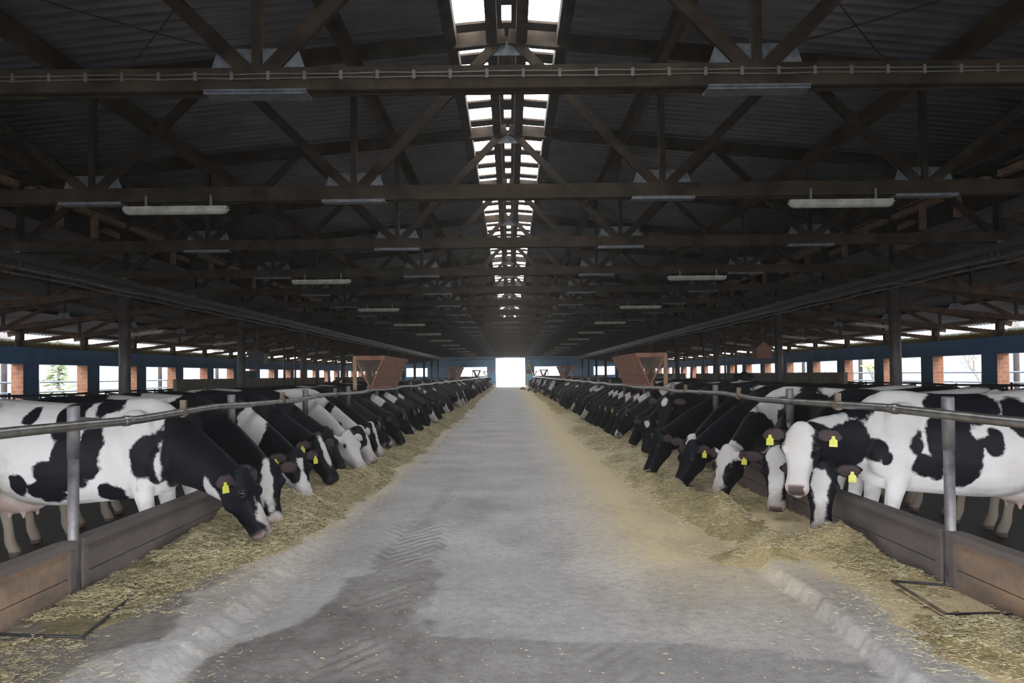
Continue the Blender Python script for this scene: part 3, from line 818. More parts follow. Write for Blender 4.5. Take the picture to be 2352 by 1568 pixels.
# bent rods in front of the boards
h = empty('bent_rod', (0, 0, 0), label='dark bent iron rod hoop lying on the hay at left', cat='rod')
mb = MB(); mb.tube([(-2.80, 5.30, 0.085), (-2.70, 5.28, 0.10), (-2.27, 5.18, 0.12), (-2.27, 5.16, 0.12), (-2.20, 4.45, 0.105), (-2.21, 4.43, 0.105), (-2.75, 4.52, 0.10), (-2.82, 4.53, 0.09)], 0.008, 8)
mb.build('rod', M['iron'], h, True)
mb = MB(); mb.box(-2.80, -2.76, 4.9, 4.98, 0.02, 0.34); mb.build('anchor_plate', M['iron'], h)
h = empty('bent_rod', (0, 0, 0), label='bent rod hoop with a straw stained middle lying on the hay at right', cat='rod')
mb = MB(); mb.tube([(2.82, 5.22, 0.09), (2.70, 5.30, 0.10), (2.34, 5.34, 0.125)], 0.008, 8); mb.build('rod', M['iron'], h, True)
mb = MB(); mb.tube([(2.33, 4.66, 0.11), (2.6, 4.70, 0.10), (2.82, 4.66, 0.09)], 0.008, 8); mb.build('rod', M['iron'], h, True)
mb = MB(); mb.tube([(2.34, 5.345, 0.125), (2.325, 4.655, 0.11)], 0.009, 8); mb.build('middle_rod', M['rust_rod'], h, True)
mb = MB(); mb.box(2.76, 2.80, 4.92, 5.0, 0.02, 0.34); mb.build('anchor_plate', M['iron'], h)

# hay racks over the rails
rack0 = None
def make_rack(s):
    t = empty('hay_rack')
    L = 3.8
    mb = MB()
    def slope(u): return (-s * 0.26 * u, RAILZ + 0.02 + 0.64 * u)
    for i in range(3):
        u0, u1 = i / 3 + 0.004, (i + 1) / 3 - 0.004
        (xa, za), (xb, zb) = slope(u0), slope(u1)
        mb.add([(xa, 0, za), (xa, L, za), (xb, L, zb), (xb, 0, zb), (xa + s * 0.025, 0, za + 0.01), (xa + s * 0.025, L, za + 0.01), (xb + s * 0.025, L, zb + 0.01), (xb + s * 0.025, 0, zb + 0.01)],
               [(0, 1, 2, 3), (4, 7, 6, 5), (0, 4, 5, 1), (3, 2, 6, 7), (0, 3, 7, 4), (1, 5, 6, 2)])
    mb.build('slanted_board', M['rack'], t)
    for yy in (0.0, L):
        mb = MB(); mb.box(*sorted((-s * 0.26, s * 0.32)), yy - 0.015, yy + 0.015, RAILZ + 0.58, RAILZ + 0.665); mb.build('end_plank', M['rack'], t)
        mb = MB(); mb.bar((0.0, yy, RAILZ + 0.03), (s * 0.30, yy, RAILZ + 0.62), 0.03, 0.045, up=(0, 1, 0)); mb.build('end_leg', M['rack'], t)
        mb = MB(); mb.box(s * 0.30 - 0.035, s * 0.30 + 0.035, yy - 0.05, yy + 0.02, 0.45, RAILZ + 0.66); mb.build('support_post', M['wood_warm'], t)
    mb = MB()
    for i in range(26):
        y = 0.08 + i * (L - 0.16) / 25
        mb.tube([(0.01 * s, y, RAILZ + 0.03), (s * 0.30, y, RAILZ + 0.62)], 0.009, 6)
    mb.build('bar_grid', M['rust_rod'], t)
    mb = MB(); mb.bar((s * 0.30, 0, RAILZ + 0.63), (s * 0.30, L, RAILZ + 0.63), 0.04, 0.05); mb.build('top_rail', M['rack'], t)
    mb = MB(); mb.bar((0, 0, RAILZ + 0.045), (0, L, RAILZ + 0.045), 0.06, 0.035); mb.build('bottom_rail', M['rack'], t)
    return t
for s, nm in ((-1, 'left'), (1, 'right')):
    r0 = make_rack(s)
    for k, y in enumerate((16.4, 41.0, 67.5, 94.5)):
        t = r0 if k == 0 else copy_tree(r0)
        t.location = (s * XR, y, 0)
        meta(t, ('nearest', 'second', 'third', 'farthest')[k] + ' brown V-shaped hay rack standing on the %s neck rail' % nm, 'hay rack', 'hay racks on the neck rails')

# ------------------------------------------------------------------ hay and straw
def hay_height(X, Y, s):
    ax = np.abs(X)
    if s < 0:
        edge = 1.62 + (fbm(Y * 0.7, Y * 0 + 2, seed=31) - 0.5) * 0.35 + np.clip((7.0 - Y) / 2.0, 0, 1) * 0.48
        amp = 0.165 * np.clip((Y - 4.2) / 4.5, 0.10, 1)
    else:
        edge = 1.62 + (fbm(Y * 0.7, Y * 0 + 5, seed=41) - 0.5) * 0.4 + np.clip((6.4 - Y) / 1.5, 0, 1) * 0.35
        amp = 0.085 * np.clip((Y - 7.5) / 6.0, 0.12, 1)
    u = np.clip((ax - edge) / 0.35, -1, 1)
    prof = np.where(u < 0, u * 0.6, np.sin(np.clip(u, 0, 1) * math.pi / 2))
    n = fbm(X * 2.2, Y * 2.2, seed=50 + s) ; n2 = fbm(X * 9, Y * 9, seed=60 + s); n3 = fbm(X * 30, Y * 30, seed=70 + s, oct=2)
    h = amp * prof * (0.25 + 1.5 * np.clip(n - 0.25, 0, 1)) + (n2 - 0.5) * 0.05 * np.clip(u + 0.3, 0, 1) + (n3 - 0.5) * 0.022 * np.clip(u + 0.4, 0, 1)
    def mound(cx, cy, rx, ry, hh):
        q = ((X - cx) / rx) ** 2 + ((Y - cy) / ry) ** 2
        return hh * np.exp(-q * 1.6) * (0.55 + 0.9 * n2)
    if s > 0:
        for q in ((1.95, 8.1, 0.20, 0.8, 0.20), (1.80, 9.5, 0.18, 0.9, 0.19), (1.72, 11.2, 0.2, 1.0, 0.17), (2.05, 6.55, 0.5, 0.30, 0.13), (2.45, 6.4, 0.22, 0.40, 0.15), (2.5, 5.7, 0.2, 0.4, 0.06),
                  (2.35, 4.2, 0.35, 0.45, 0.10), (2.3, 8.6, 0.25, 0.3, 0.06), (1.6, 13.5, 0.22, 1.2, 0.09), (1.65, 17, 0.25, 1.5, 0.10), (1.6, 21, 0.25, 2, 0.1)):
            h = h + mound(*q)
    else:
        for q in ((-2.35, 6.7, 0.3, 0.6, 0.08), (-2.4, 5.1, 0.28, 0.5, 0.05), (-2.2, 8.3, 0.35, 0.9, 0.07), (-2.0, 10.5, 0.3, 1.0, 0.07)):
            h = h + mound(*q)
    return h
def build_hay(s, nm, m):
    base = np.linspace(1.25, 2.70, 62)
    ys = np.concatenate([np.arange(3.0, 9, 0.03), np.arange(9, 16, 0.06), np.arange(16, 40, 0.25), np.arange(40, ZFAR - 0.2, 0.8)])
    X, Y = np.meshgrid(s * base, ys)
    H = hay_height(X, Y, s)
    fade = np.clip((Y - 5.6) / 4.0, 0, 1)
    tb = TABLE * np.clip((np.abs(X) - (1.58 if s < 0 else 1.76)) / (0.05 + fade * 0.5) + 0.2, 0, 1)
    Zz = tb + H - 0.014 - 0.10 * np.clip((0.022 - H) / 0.03, 0, 1)
    ny, nx = X.shape; idx = np.arange(ny * nx).reshape(ny, nx)
    f = np.stack([idx[:-1, :-1], idx[:-1, 1:], idx[1:, 1:], idx[1:, :-1]], -1).reshape(-1, 4)
    if s < 0: f = f[:, ::-1]
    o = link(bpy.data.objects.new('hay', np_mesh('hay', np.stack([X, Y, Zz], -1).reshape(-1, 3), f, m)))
    meta(o, 'bed of chopped hay along the foot of the %s feed trough' % nm, 'hay', kind='stuff')
    # loose straw stalks lying on it
    g = np.random.default_rng(9 + s)
    N = 230000
    yy = 3.2 + 26 * g.random(N) ** 2.7
    xx = s * (1.35 + 1.34 * g.random(N) ** 0.75)
    hh = hay_height(xx, yy, s)
    keep = (hh > 0.0 + 0.012 * g.random(N)) | (g.random(N) < 0.10)
    clump = fbm(xx * 3.0, yy * 3.0, seed=90 + s)
    thin = np.clip((6.2 - yy) / 1.2, 0, 1) if s < 0 else np.clip((11 - yy) / 3, 0, 1)
    keep &= (clump + 0.35 * g.random(N) > 0.55 + 0.10 * thin) | (hh > 0.055)
    keep &= (hh > (0.02 if s < 0 else 0.05)) | (g.random(N) > (0.55 if s < 0 else 0.8) * thin)
    yy, xx, hh, clump = yy[keep], xx[keep], hh[keep], clump[keep]
    n = len(yy)
    tb = TABLE * np.clip((np.abs(xx) - (1.58 if s < 0 else 1.76)) / (0.05 + np.clip((yy - 5.6) / 4, 0, 1) * 0.5) + 0.2, 0, 1)
    c = np.stack([xx, yy, tb + np.maximum(hh - 0.014, 0.0) + 0.004 + 0.012 * g.random(n)], -1)
    a = g.random(n) * 2 * math.pi; el = (g.random(n) - 0.4) * 0.55
    L = (0.005 + 0.017 * g.random(n) ** 2.5) * (0.85 + yy / 18)
    wd = (0.0006 + 0.0007 * g.random(n)) * (0.8 + yy / 9)
    d = np.stack([np.cos(a) * np.cos(el), np.sin(a) * np.cos(el), np.sin(el)], -1) * L[:, None]
    sd = np.stack([-np.sin(a), np.cos(a), np.zeros(n)], -1) * wd[:, None]
    up = np.array([0, 0, 1.0])[None] * wd[:, None] * 1.5
    V = np.stack([c - d - sd, c - d + sd, c - d + up, c + d - sd, c + d + sd, c + d + up], 1).reshape(-1, 3)
    i = np.arange(n)[:, None] * 6
    Fq = np.concatenate([i + np.array([[0, 3, 5, 2]]), i + np.array([[2, 5, 4, 1]]), i + np.array([[1, 4, 3, 0]])])
    me = np_mesh('loose_straw', V, Fq, M['straw'], False)
    tone = np.clip(g.random(n) * 0.8 + (0.40 if s > 0 else 0.12) + (0.25 * np.clip((yy - 9) / 6, 0, 1) if s > 0 else 0.0) - 0.5 * (clump - 0.5) - (0.36 if s > 0 else 0.0) * (hh > 0.06), 0, 1)  # right straw brightened with distance, standing in for skylight and door light
    fattr(me, 'tone', np.repeat(tone, 6))
    o = link(bpy.data.objects.new('loose_straw', me))
    meta(o, 'loose straw stalks strewn over the %s feed strip' % nm, 'straw', kind='stuff')
def debris():
    g = np.random.default_rng(77); n = 3000
    yy = 3.1 + 22 * g.random(n) ** 2.2; xx = -1.9 + 3.9 * g.random(n); a = g.random(n) * 6.283
    L = (0.003 + 0.009 * g.random(n) ** 2.5) * (1 + yy / 25); wd = (0.0009 + 0.0012 * g.random(n)) * (1 + yy / 15)
    tb = TABLE * ((xx < -1.75) | (xx > 1.95)) + 0.008
    c = np.stack([xx, yy, tb], -1); d = np.stack([np.cos(a), np.sin(a), 0 * a], -1) * L[:, None]; sd = np.stack([-np.sin(a), np.cos(a), 0 * a], -1) * wd[:, None]; up = np.array([[0, 0, 0.003]])
    V = np.stack([c - d - sd, c - d + sd, c - d + up, c + d - sd, c + d + sd, c + d + up], 1).reshape(-1, 3); i = np.arange(n)[:, None] * 6
    me = np_mesh('straw_litter', V, np.concatenate([i + np.array([[0, 3, 5, 2]]), i + np.array([[2, 5, 4, 1]]), i + np.array([[1, 4, 3, 0]])]), M['straw'], False)
    fattr(me, 'tone', np.repeat(np.clip(0.1 + 0.7 * g.random(n), 0, 1), 6))
    meta(link(bpy.data.objects.new('straw_litter', me)), 'tiny bits of straw littering the concrete alley', 'straw', kind='stuff')
debris()
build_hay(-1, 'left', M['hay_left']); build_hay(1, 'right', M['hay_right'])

# ------------------------------------------------------------------ cows
def nrm(v):
    v = np.asarray(v, float); return v / np.linalg.norm(v)
def sring(c, ax_u, ax_v, ru, rv_up, rv_dn, n=20, p=2.3, taper=0.0):
    out = []
    for k in range(n):
        t = 2 * math.pi * k / n
        cu, sv = math.cos(t), math.sin(t)
        u = math.copysign(abs(cu) ** (2 / p), cu); v = math.copysign(abs(sv) ** (2 / p), sv)
        w = ru * (1 - taper * max(v, 0) ** 1.5)
        out.append(np.asarray(c) + np.asarray(ax_u) * (u * w) + np.asarray(ax_v) * (v * (rv_up if v > 0 else rv_dn)))
    return out
def loft(mb, rings):
    n = len(rings[0]); b = len(mb.v)
    vs = [p for r in rings for p in r]
    fs = []
    for i in range(len(rings) - 1):
        for k in range(n):
            k2 = (k + 1) % n
            fs.append((i * n + k, i * n + k2, (i + 1) * n + k2, (i + 1) * n + k))
    m0 = len(vs); vs.append(np.mean(rings[0], 0)); vs.append(np.mean(rings[-1], 0))
    e = (len(rings) - 1) * n
    for k in range(n):
        k2 = (k + 1) % n
        fs.append((m0, k2, k)); fs.append((m0 + 1, e + k, e + k2))
    mb.add(vs, fs)
def limb(mb, pts, n=14):
    """pts: (x,y,z,r) or (x,y,z,rx_fore,ry_side); smooth tapered limb of rounded rings"""
    P = [np.array(p[:3], float) for p in pts]
    R = [(p[3], p[4] if len(p) > 4 else p[3]) for p in pts]
    rings = []
    m = len(P)
    ts = np.linspace(0, m - 1, (m - 1) * 4 + 1)
    def cr(A, t):
        i = min(int(t), m - 2); f = t - i
        a, b, c, d = [np.asarray(A[min(max(j, 0), m - 1)], float) for j in (i - 1, i, i + 1, i + 2)]
        return 0.5 * ((2 * b) + (-a + c) * f + (2 * a - 5 * b + 4 * c - d) * f * f + (-a + 3 * b - 3 * c + d) * f ** 3)
    C = [cr(P, t) for t in ts]; RR = [cr(R, t) for t in ts]
    for i in range(len(C)):
        d = nrm(C[min(i + 1, len(C) - 1)] - C[max(i - 1, 0)])
        side = nrm(np.cross(d, (1, 0, 0)) if abs(d[0]) < 0.85 else np.cross(d, (0, 0, 1)))
        fore = np.cross(side, d)
        if abs(side[1]) < abs(fore[1]): side, fore = fore, side
        q = RR[i]
        rings.append([C[i] + fore * (q[0] * math.cos(2 * math.pi * k / n)) + side * (q[1] * math.sin(2 * math.pi * k / n)) for k in range(n)])
    loft(mb, rings)

TORSO = [  # x, z top, z bottom, half width, taper
    (0.27, 1.16, 0.80, 0.10, 0.1), (0.21, 1.27, 0.70, 0.165, 0.2), (0.10, 1.36, 0.61, 0.225, 0.35), (-0.05, 1.415, 0.57, 0.265, 0.5), (-0.25, 1.405, 0.55, 0.30, 0.45),
    (-0.50, 1.375, 0.525, 0.355, 0.3), (-0.80, 1.37, 0.495, 0.40, 0.22), (-1.05, 1.385, 0.50, 0.405, 0.2), (-1.25, 1.405, 0.55, 0.365, 0.15), (-1.42, 1.415, 0.66, 0.31, 0.05),
    (-1.60, 1.40, 0.76, 0.265, 0.1), (-1.74, 1.36, 0.86, 0.20, 0.15), (-1.81, 1.29, 0.98, 0.12, 0.2)]
HL = 0.53
HEAD = [  # s, up, down, half width
    (-0.10, 0.045, 0.10, 0.062), (-0.02, 0.078, 0.125, 0.095), (0.08, 0.088, 0.155, 0.115), (0.20, 0.085, 0.185, 0.128), (0.32, 0.076, 0.198, 0.129), (0.45, 0.062, 0.188, 0.106),
    (0.58, 0.054, 0.16, 0.087), (0.70, 0.052, 0.135, 0.079), (0.82, 0.055, 0.118, 0.081), (0.91, 0.055, 0.112, 0.089), (0.97, 0.042, 0.096, 0.083), (1.01, 0.015, 0.066, 0.058)]

class Pose:
    def __init__(s, muzzle, yaw=0.0, pitch=62.0, roll=0.0, ear=0.0):
        y, p, r = math.radians(yaw), math.radians(pitch), math.radians(roll)
        s.d = np.array([math.cos(p) * math.cos(y), math.cos(p) * math.sin(y), -math.sin(p)])
        v = np.array([math.sin(p) * math.cos(y), math.sin(p) * math.sin(y), math.cos(p)])
        w = np.cross(v, s.d)
        s.v = v * math.cos(r) + w * math.sin(r); s.w = w * math.cos(r) - v * math.sin(r)
        s.m = np.asarray(muzzle, float); s.p = s.m - s.d * HL; s.ear = ear
    def pt(s, a, v, w): return s.p + s.d * (a * HL) + s.v * v + s.w * w
    def to_head(s, P):
        q = P - s.p
        return q @ s.d / HL, q @ s.v, q @ s.w

def ear_frame(ps, sd):
    base = ps.pt(0.07, 0.02, sd * 0.095)
    out = nrm(ps.w * sd * 1.0 - ps.d * 0.12 - ps.v * 0.22 + np.array([0, 0, -0.10 + ps.ear]))
    flat = nrm(ps.v * 0.75 + ps.d * 0.35); flat = nrm(flat - out * (flat @ out))
    wid = np.cross(out, flat)
    return base, out, flat, wid

def cow_geometry(ps, voxel):
    mb = MB()
    X, Y, Z = np.eye(3)
    rings = []
    T = np.array(TORSO)
    xs = np.linspace(0, len(T) - 1, 30)
    for t in xs:
        q = [np.interp(t, range(len(T)), T[:, c]) for c in range(5)]
        zc = q[2] + (q[1] - q[2]) * 0.48
        rings.append(sring((q[0], 0, zc), Y, Z, q[3], q[1] - zc, zc - q[2], 24, 2.25, q[4]))
    loft(mb, rings)
    # spine ridge, shoulder blades, hips, pins
    for sd in (-1, 1):
        mb.ball((-0.10, sd * 0.19, 1.02), (0.19, 0.10, 0.30), 14, 10)
        mb.ball((0.08, sd * 0.19, 0.86), (0.13, 0.085, 0.16), 12, 9)
        mb.ball((-1.36, sd * 0.235, 1.335), (0.08, 0.065, 0.06), 10, 8)
        mb.ball((-1.74, sd * 0.13, 1.27), (0.07, 0.06, 0.06), 10, 8)
        limb(mb, [(-0.02, sd * 0.19, 0.95, .15, .09), (-0.05, sd * 0.19, 0.74, .115, .075), (-0.02, sd * 0.18, 0.56, .078, .062), (0.01, sd * 0.175, 0.42, .062, .056), (0.0, sd * 0.17, 0.36, .052, .048),
                  (0.0, sd * 0.165, 0.22, .040, .038), (0.0, sd * 0.16, 0.14, .047, .045), (0.03, sd * 0.16, 0.075, .05, .048), (0.05, sd * 0.16, 0.0, .062, .058)])
        ofs = 0.06 * sd
        limb(mb, [(-1.48, sd * 0.20, 1.18, .20, .10), (-1.42, sd * 0.235, 0.98, .22, .105), (-1.38, sd * 0.235, 0.80, .175, .09), (-1.47 + ofs, sd * 0.215, 0.64, .105, .07), (-1.58 + ofs, sd * 0.20, 0.52, .075, .055),
                  (-1.60 + ofs, sd * 0.19, 0.44, .058, .045), (-1.56 + ofs, sd * 0.185, 0.26, .042, .04), (-1.54 + ofs, sd * 0.18, 0.14, .05, .047), (-1.50 + ofs, sd * 0.18, 0.07, .052, .05), (-1.48 + ofs, sd * 0.18, 0.0, .064, .06)])
        for q in (-1.17, -1.30):
            limb(mb, [(q, sd * 0.085, 0.47, .024), (q + 0.01, sd * 0.09, 0.42, .020), (q + 0.01, sd * 0.09, 0.385, .015)], 8)
    mb.ball((-1.25, 0, 0.58), (0.26, 0.21, 0.16), 18, 12); mb.ball((-1.42, 0, 0.66), (0.16, 0.16, 0.18), 14, 10)
    limb(mb, [(-1.76, 0, 1.36, .04), (-1.86, 0, 1.27, .032), (-1.88, 0.01, 1.0, .024), (-1.875, 0.02, 0.72, .02), (-1.87, 0.02, 0.58, .035), (-1.86, 0.02, 0.46, .04), (-1.86, 0.02, 0.36, .018)], 10)
    # neck
    A = np.array([-0.06, 0, 1.08]); E = ps.pt(0.10, -0.05, 0)
    dl = np.linalg.norm(E - A)
    C1 = A + np.array([0.36 * dl, 0, -0.12 * dl]); C2 = E - nrm(E - A) * (0.22 * dl) - ps.d * 0.10 + ps.v * -0.02
    rings = []
    for t in np.linspace(0, 1, 16):
        c = (1 - t) ** 3 * A + 3 * (1 - t) ** 2 * t * C1 + 3 * (1 - t) * t * t * C2 + t ** 3 * E
        d = nrm(3 * (1 - t) ** 2 * (C1 - A) + 6 * (1 - t) * t * (C2 - C1) + 3 * t * t * (E - C2))
        up = nrm(Z * (1 - t) + nrm(ps.v - ps.d * 0.5) * t); up = nrm(up - d * (up @ d)); sd = np.cross(up, d)
        ru = float(np.interp(t, (0, .3, .6, 1), (0.22, 0.155, 0.115, 0.098)))
        hu = float(np.interp(t, (0, .3, .6, 1), (0.30, 0.235, 0.175, 0.125)))
        hd = float(np.interp(t, (0, .3, .6, 1), (0.36, 0.30, 0.24, 0.175)))
        rings.append(sring(c, sd, up, ru, hu, hd, 20, 2.1, 0.35))
    loft(mb, rings)
    # head
    loft(mb, [sring(ps.pt(a, 0, 0), ps.w, ps.v, hw, up, dn, 20, 2.7 if a > -0.05 else 2.2, 0.12 if a < 0.4 else 0.05) for a, up, dn, hw in HEAD])
    mb2 = MB(); mb2.ball((0, 0, 0), (0.10 * HL / 0.53, 0.05, 0.035), 12, 8)
    R = np.stack([ps.d, ps.w, ps.v], 1)
    def hb(c, r):
        q = MB(); q.ball((0, 0, 0), r, 12, 8)
        mb.add([R @ np.array(p) + c for p in q.v], q.f)
    hb(ps.pt(0.88, -0.085, 0), (0.075, 0.05, 0.032)); hb(ps.pt(0.0, 0.05, 0), (0.06, 0.075, 0.045))
    for sd in (-1, 1):
        hb(ps.pt(0.325, 0.040, sd * 0.111), (0.052, 0.032, 0.040)); hb(ps.pt(0.955, 0.012, sd * 0.045), (0.035, 0.034, 0.032)); hb(ps.pt(0.33, -0.11, sd * 0.075), (0.10, 0.045, 0.07))
        base, out, flat, wid = ear_frame(ps, sd)
        rg = []
        for t, w in ((0, .026), (.15, .042), (.35, .066), (.6, .068), (.8, .05), (.95, .022), (1.0, .008)):
            c = base + out * (t * 0.232) + flat * (0.018 * math.sin(t * 3.1))
            rg.append([c + wid * (w * math.cos(2 * math.pi * k / 12)) + flat * (max(0.013, w * 0.28) * math.sin(2 * math.pi * k / 12)) for k in range(12)])
        loft(mb, rg)
    me = mb.mesh('tmp', None)
    o = bpy.data.objects.new('tmp', me); COL.objects.link(o)
    md = o.modifiers.new('r', 'REMESH'); md.mode = 'VOXEL'; md.voxel_size = voxel
    dg = bpy.context.evaluated_depsgraph_get()
    ev = o.evaluated_get(dg).to_mesh()
    n = len(ev.vertices); V = np.empty(n * 3, np.float32); ev.vertices.foreach_get('co', V); V = V.reshape(-1, 3).astype(float)
    Fc = np.array([list(p.vertices) for p in ev.polygons if len(p.vertices) == 4], np.int32)
    o.evaluated_get(dg).to_mesh_clear()
    bpy.data.objects.remove(o); bpy.data.meshes.remove(me)
    # smoothing: a few Laplacian steps, gentler on head and ears
    E2 = np.concatenate([Fc[:, [0, 1]], Fc[:, [1, 2]], Fc[:, [2, 3]], Fc[:, [3, 0]]]); E2 = np.unique(np.sort(E2, 1), axis=0)
    deg = np.bincount(E2.ravel(), minlength=n)[:, None] + 1e-9
    a, v, w = ps.to_head(V)
    near = np.clip(1 - np.sqrt(((a - 0.45) / 0.75) ** 2 + (v / 0.3) ** 2 + (w / 0.34) ** 2), 0, 1) > 0
    for it in range(7):
        S = np.zeros_like(V)
        for c in range(3):
            S[:, c] = np.bincount(E2[:, 0], V[E2[:, 1], c], n) + np.bincount(E2[:, 1], V[E2[:, 0], c], n)
        S /= deg
        k = np.where(near, 0.5 if it < 2 else 0.0, 0.5)[:, None]
        V += (S - V) * k
    return V, Fc

def sdf_blobs(V, base, blobs, ps):
    """coat field: >0 dark. blobs: (dark?, space, centre, radii); space 'R' right side, 'L' left, 'B' both, 'H' head (s,v,w)"""
    f = np.full(len(V), 0.3 if base else -0.3)
    hs, hv, hw = ps.to_head(V)
    for dark, sp, c, r in blobs:
        if sp == 'H':
            q = np.sqrt(sum(((x - cc) / rr) ** 2 for x, cc, rr in zip((hs, hv, hw), c, r))); sc = min(r[1], r[2], r[0] * HL)
        else:
            q = np.sqrt(((V[:, 0] - c[0]) / r[0]) ** 2 + ((V[:, 2] - c[1]) / r[1]) ** 2); sc = min(r)
            if sp == 'R': q = np.where(V[:, 1] < 0.04, q, 9)
            elif sp == 'L': q = np.where(V[:, 1] > -0.04, q, 9)
        dd = np.clip((1 - q) * sc, -0.3, 0.3)
        f = np.maximum(f, dd) if dark else np.minimum(f, -dd)
    return f

COWN = [0]
def cow_mesh(ps, voxel, base, blobs, mat='coat', seed=0, muz='pink'):
    V, Fc = cow_geometry(ps, voxel)
    me = np_mesh('cow_body', V, Fc, M[mat])
    co = sdf_blobs(V, base, blobs, ps)
    if seed:
        n = fbm(V[:, 0] * 1.7 + seed * 7.1, V[:, 1] * 1.5 + seed * 3.3, V[:, 2] * 1.7 + seed, seed=seed, oct=3)
        co = np.maximum(-0.3, np.minimum(0.3, co + (n - 0.5) * 0.0))
    fattr(me, 'coat', co)
    a, v, w = ps.to_head(V)
    inh = (np.abs(w) < 0.145) & (v > -0.2) & (v < 0.13)
    pk = np.where(inh, np.clip((a - 0.90) / 0.07, 0, 1), 0) * (0.25 if muz == 'pink' else 0.0)
    ud = np.sqrt(((V[:, 0] + 1.25) / 0.26) ** 2 + (V[:, 1] / 0.22) ** 2 + ((V[:, 2] - 0.52) / 0.15) ** 2)
    pk = np.maximum(pk, np.clip(1.15 - ud, 0, 0.55))
    dk = np.zeros(len(V))
    if muz == 'dark': dk = np.where(inh, np.clip((a - 0.90) / 0.05, 0, 1), 0) * 0.85
    if muz == 'mixed': dk = np.where(inh & (np.abs(w) < 0.058) & (v > -0.05), np.clip((a - 0.925) / 0.03, 0, 1), 0) * 0.9; pk = np.maximum(pk, np.where(inh, np.clip((a - 0.9) / 0.06, 0, 1), 0) * 0.6)
    for sd in (-1, 1):
        q = np.sqrt(((a - 0.985) * HL / 0.018) ** 2 + ((v - 0.012) / 0.016) ** 2 + ((w - sd * 0.043) / 0.013) ** 2); dk = np.maximum(dk, np.clip(1.6 - q, 0, 0.9))
        q = np.sqrt(((a - 0.325) * HL / 0.034) ** 2 + ((v - 0.042) / 0.024) ** 2 + ((w - sd * 0.138) / 0.03) ** 2); dk = np.maximum(dk, np.clip(1.5 - q, 0, 0.9))
        base_e, out, flat, wid = ear_frame(ps, sd)
        e = V - base_e; t = e @ out
        ear_in = (t > 0.03) & (t < 0.2) & (np.abs(e @ wid) < 0.045) & (e @ flat > 0.004) & (np.abs(e @ flat) < 0.05)
        pk = np.maximum(pk, np.where(ear_in & (e @ flat > 0.02), 0.10, 0))
    hoof = V[:, 2] < 0.055
    dk = np.where(hoof, 0.8, dk)
    # mouth line
    q = np.where(inh & (a > 0.74) & (a < 1.0) & (np.abs(w) > 0.03), np.clip(1 - np.abs(v + 0.072) / 0.006, 0, 0.7), 0); dk = np.maximum(dk, q)
    fattr(me, 'pink', np.clip(pk, 0, 1)); fattr(me, 'dark', np.clip(dk, 0, 1))
    dr = np.clip((0.70 - V[:, 2]) / 0.5, 0, 0.85) + np.clip((-0.9 - V[:, 0]) / 0.7, 0, 0.75) * np.clip((1.40 - V[:, 2]) / 0.5, 0.25, 1) + 0.22 * np.clip((V[:, 2] - 1.25) / 0.15, 0, 1) * (V[:, 0] < -0.1)
    fattr(me, 'dirt', np.clip(dr, 0, 1))
    return me

def eye_parts(ps, parent):
    for sd in (-1, 1):
        c = ps.pt(0.325, 0.043, sd * 0.1245)
        mb = MB(); mb.ball(c, 0.0235, 12, 9); mb.build('eye', M['eye'], parent, True)
TAGP = [(-0.011, 0.0), (0.011, 0.0), (0.014, -0.022), (0.029, -0.032), (0.031, -0.082), (-0.031, -0.082), (-0.029, -0.032), (-0.014, -0.022)]
def tag_parts(ps, parent, sides=(-1, 1)):
    for sd in sides:
        base, out, flat, wid = ear_frame(ps, sd)
        c = base + out * 0.135 + flat * 0.038
        dn = nrm(np.array([0, 0, -1.0]) * 0.9 + ps.d * 0.3); nr = nrm(flat - dn * (flat @ dn)); u = np.cross(nr, dn)
        vs = []
        for k in (-0.003, 0.003):
            for p in TAGP: vs.append(c + u * p[0] - dn * p[1] + nr * (k + 0.004) + dn * 0.0)
        n = len(TAGP); fs = [tuple(range(n)), tuple(range(2 * n - 1, n - 1, -1))] + [(i, i + n, (i + 1) % n + n, (i + 1) % n) for i in range(n)]
        mb = MB(); mb.add(vs, fs)
        o = mb.build('ear_tag', M['tag'], parent); o['label'] = 'yellow ear tag'

def cow(ps, me, loc, rz, label, group, tags=(), eyes=True):
    t = empty('dairy_cow', loc, rz, label=label, cat='cow', group=group)
    b = link(bpy.data.objects.new('body', me), t)
    if eyes: eye_parts(ps, t)
    if tags: tag_parts(ps, t, tags)
    return t

def wpose(s, ox, oy, yaw, mz, hy, hp, roll=0, ear=0.0):
    """muzzle given in the barn's frame; head yaw hy is measured towards the camera end from straight out over the trough"""
    rz = math.radians(yaw) + (0 if s < 0 else math.pi)
    dx, dy = mz[0] - ox, mz[1] - oy
    lx = dx * math.cos(rz) + dy * math.sin(rz); ly = -dx * math.sin(rz) + dy * math.cos(rz)
    hl = (-hy if s < 0 else hy) - yaw
    return Pose((lx, ly, mz[2] - COWZ), hl, hp, roll, ear), (ox, oy, COWZ), rz

BLAZE = [(0, 'H', (0.35, 0.09, 0.0), (0.55, 0.07, 0.035)), (0, 'H', (0.9, 0.0, 0.0), (0.2, 0.14, 0.09))]
EARS = [(1, 'H', (0.05, 0.0, -0.24), (0.3, 0.15, 0.13)), (1, 'H', (0.05, 0.0, 0.24), (0.3, 0.15, 0.13))]
BELLYW = [(0, 'B', (-0.9, 0.42), (0.9, 0.24)), (0, 'B', (0, 0.25), (0.3, 0.35)), (0, 'B', (-1.55, 0.25), (0.35, 0.4))]
def headblack(s0=0.30): return [(1, 'H', (s0, -0.04, 0.0), (0.95, 0.30, 0.30))]

specs = []
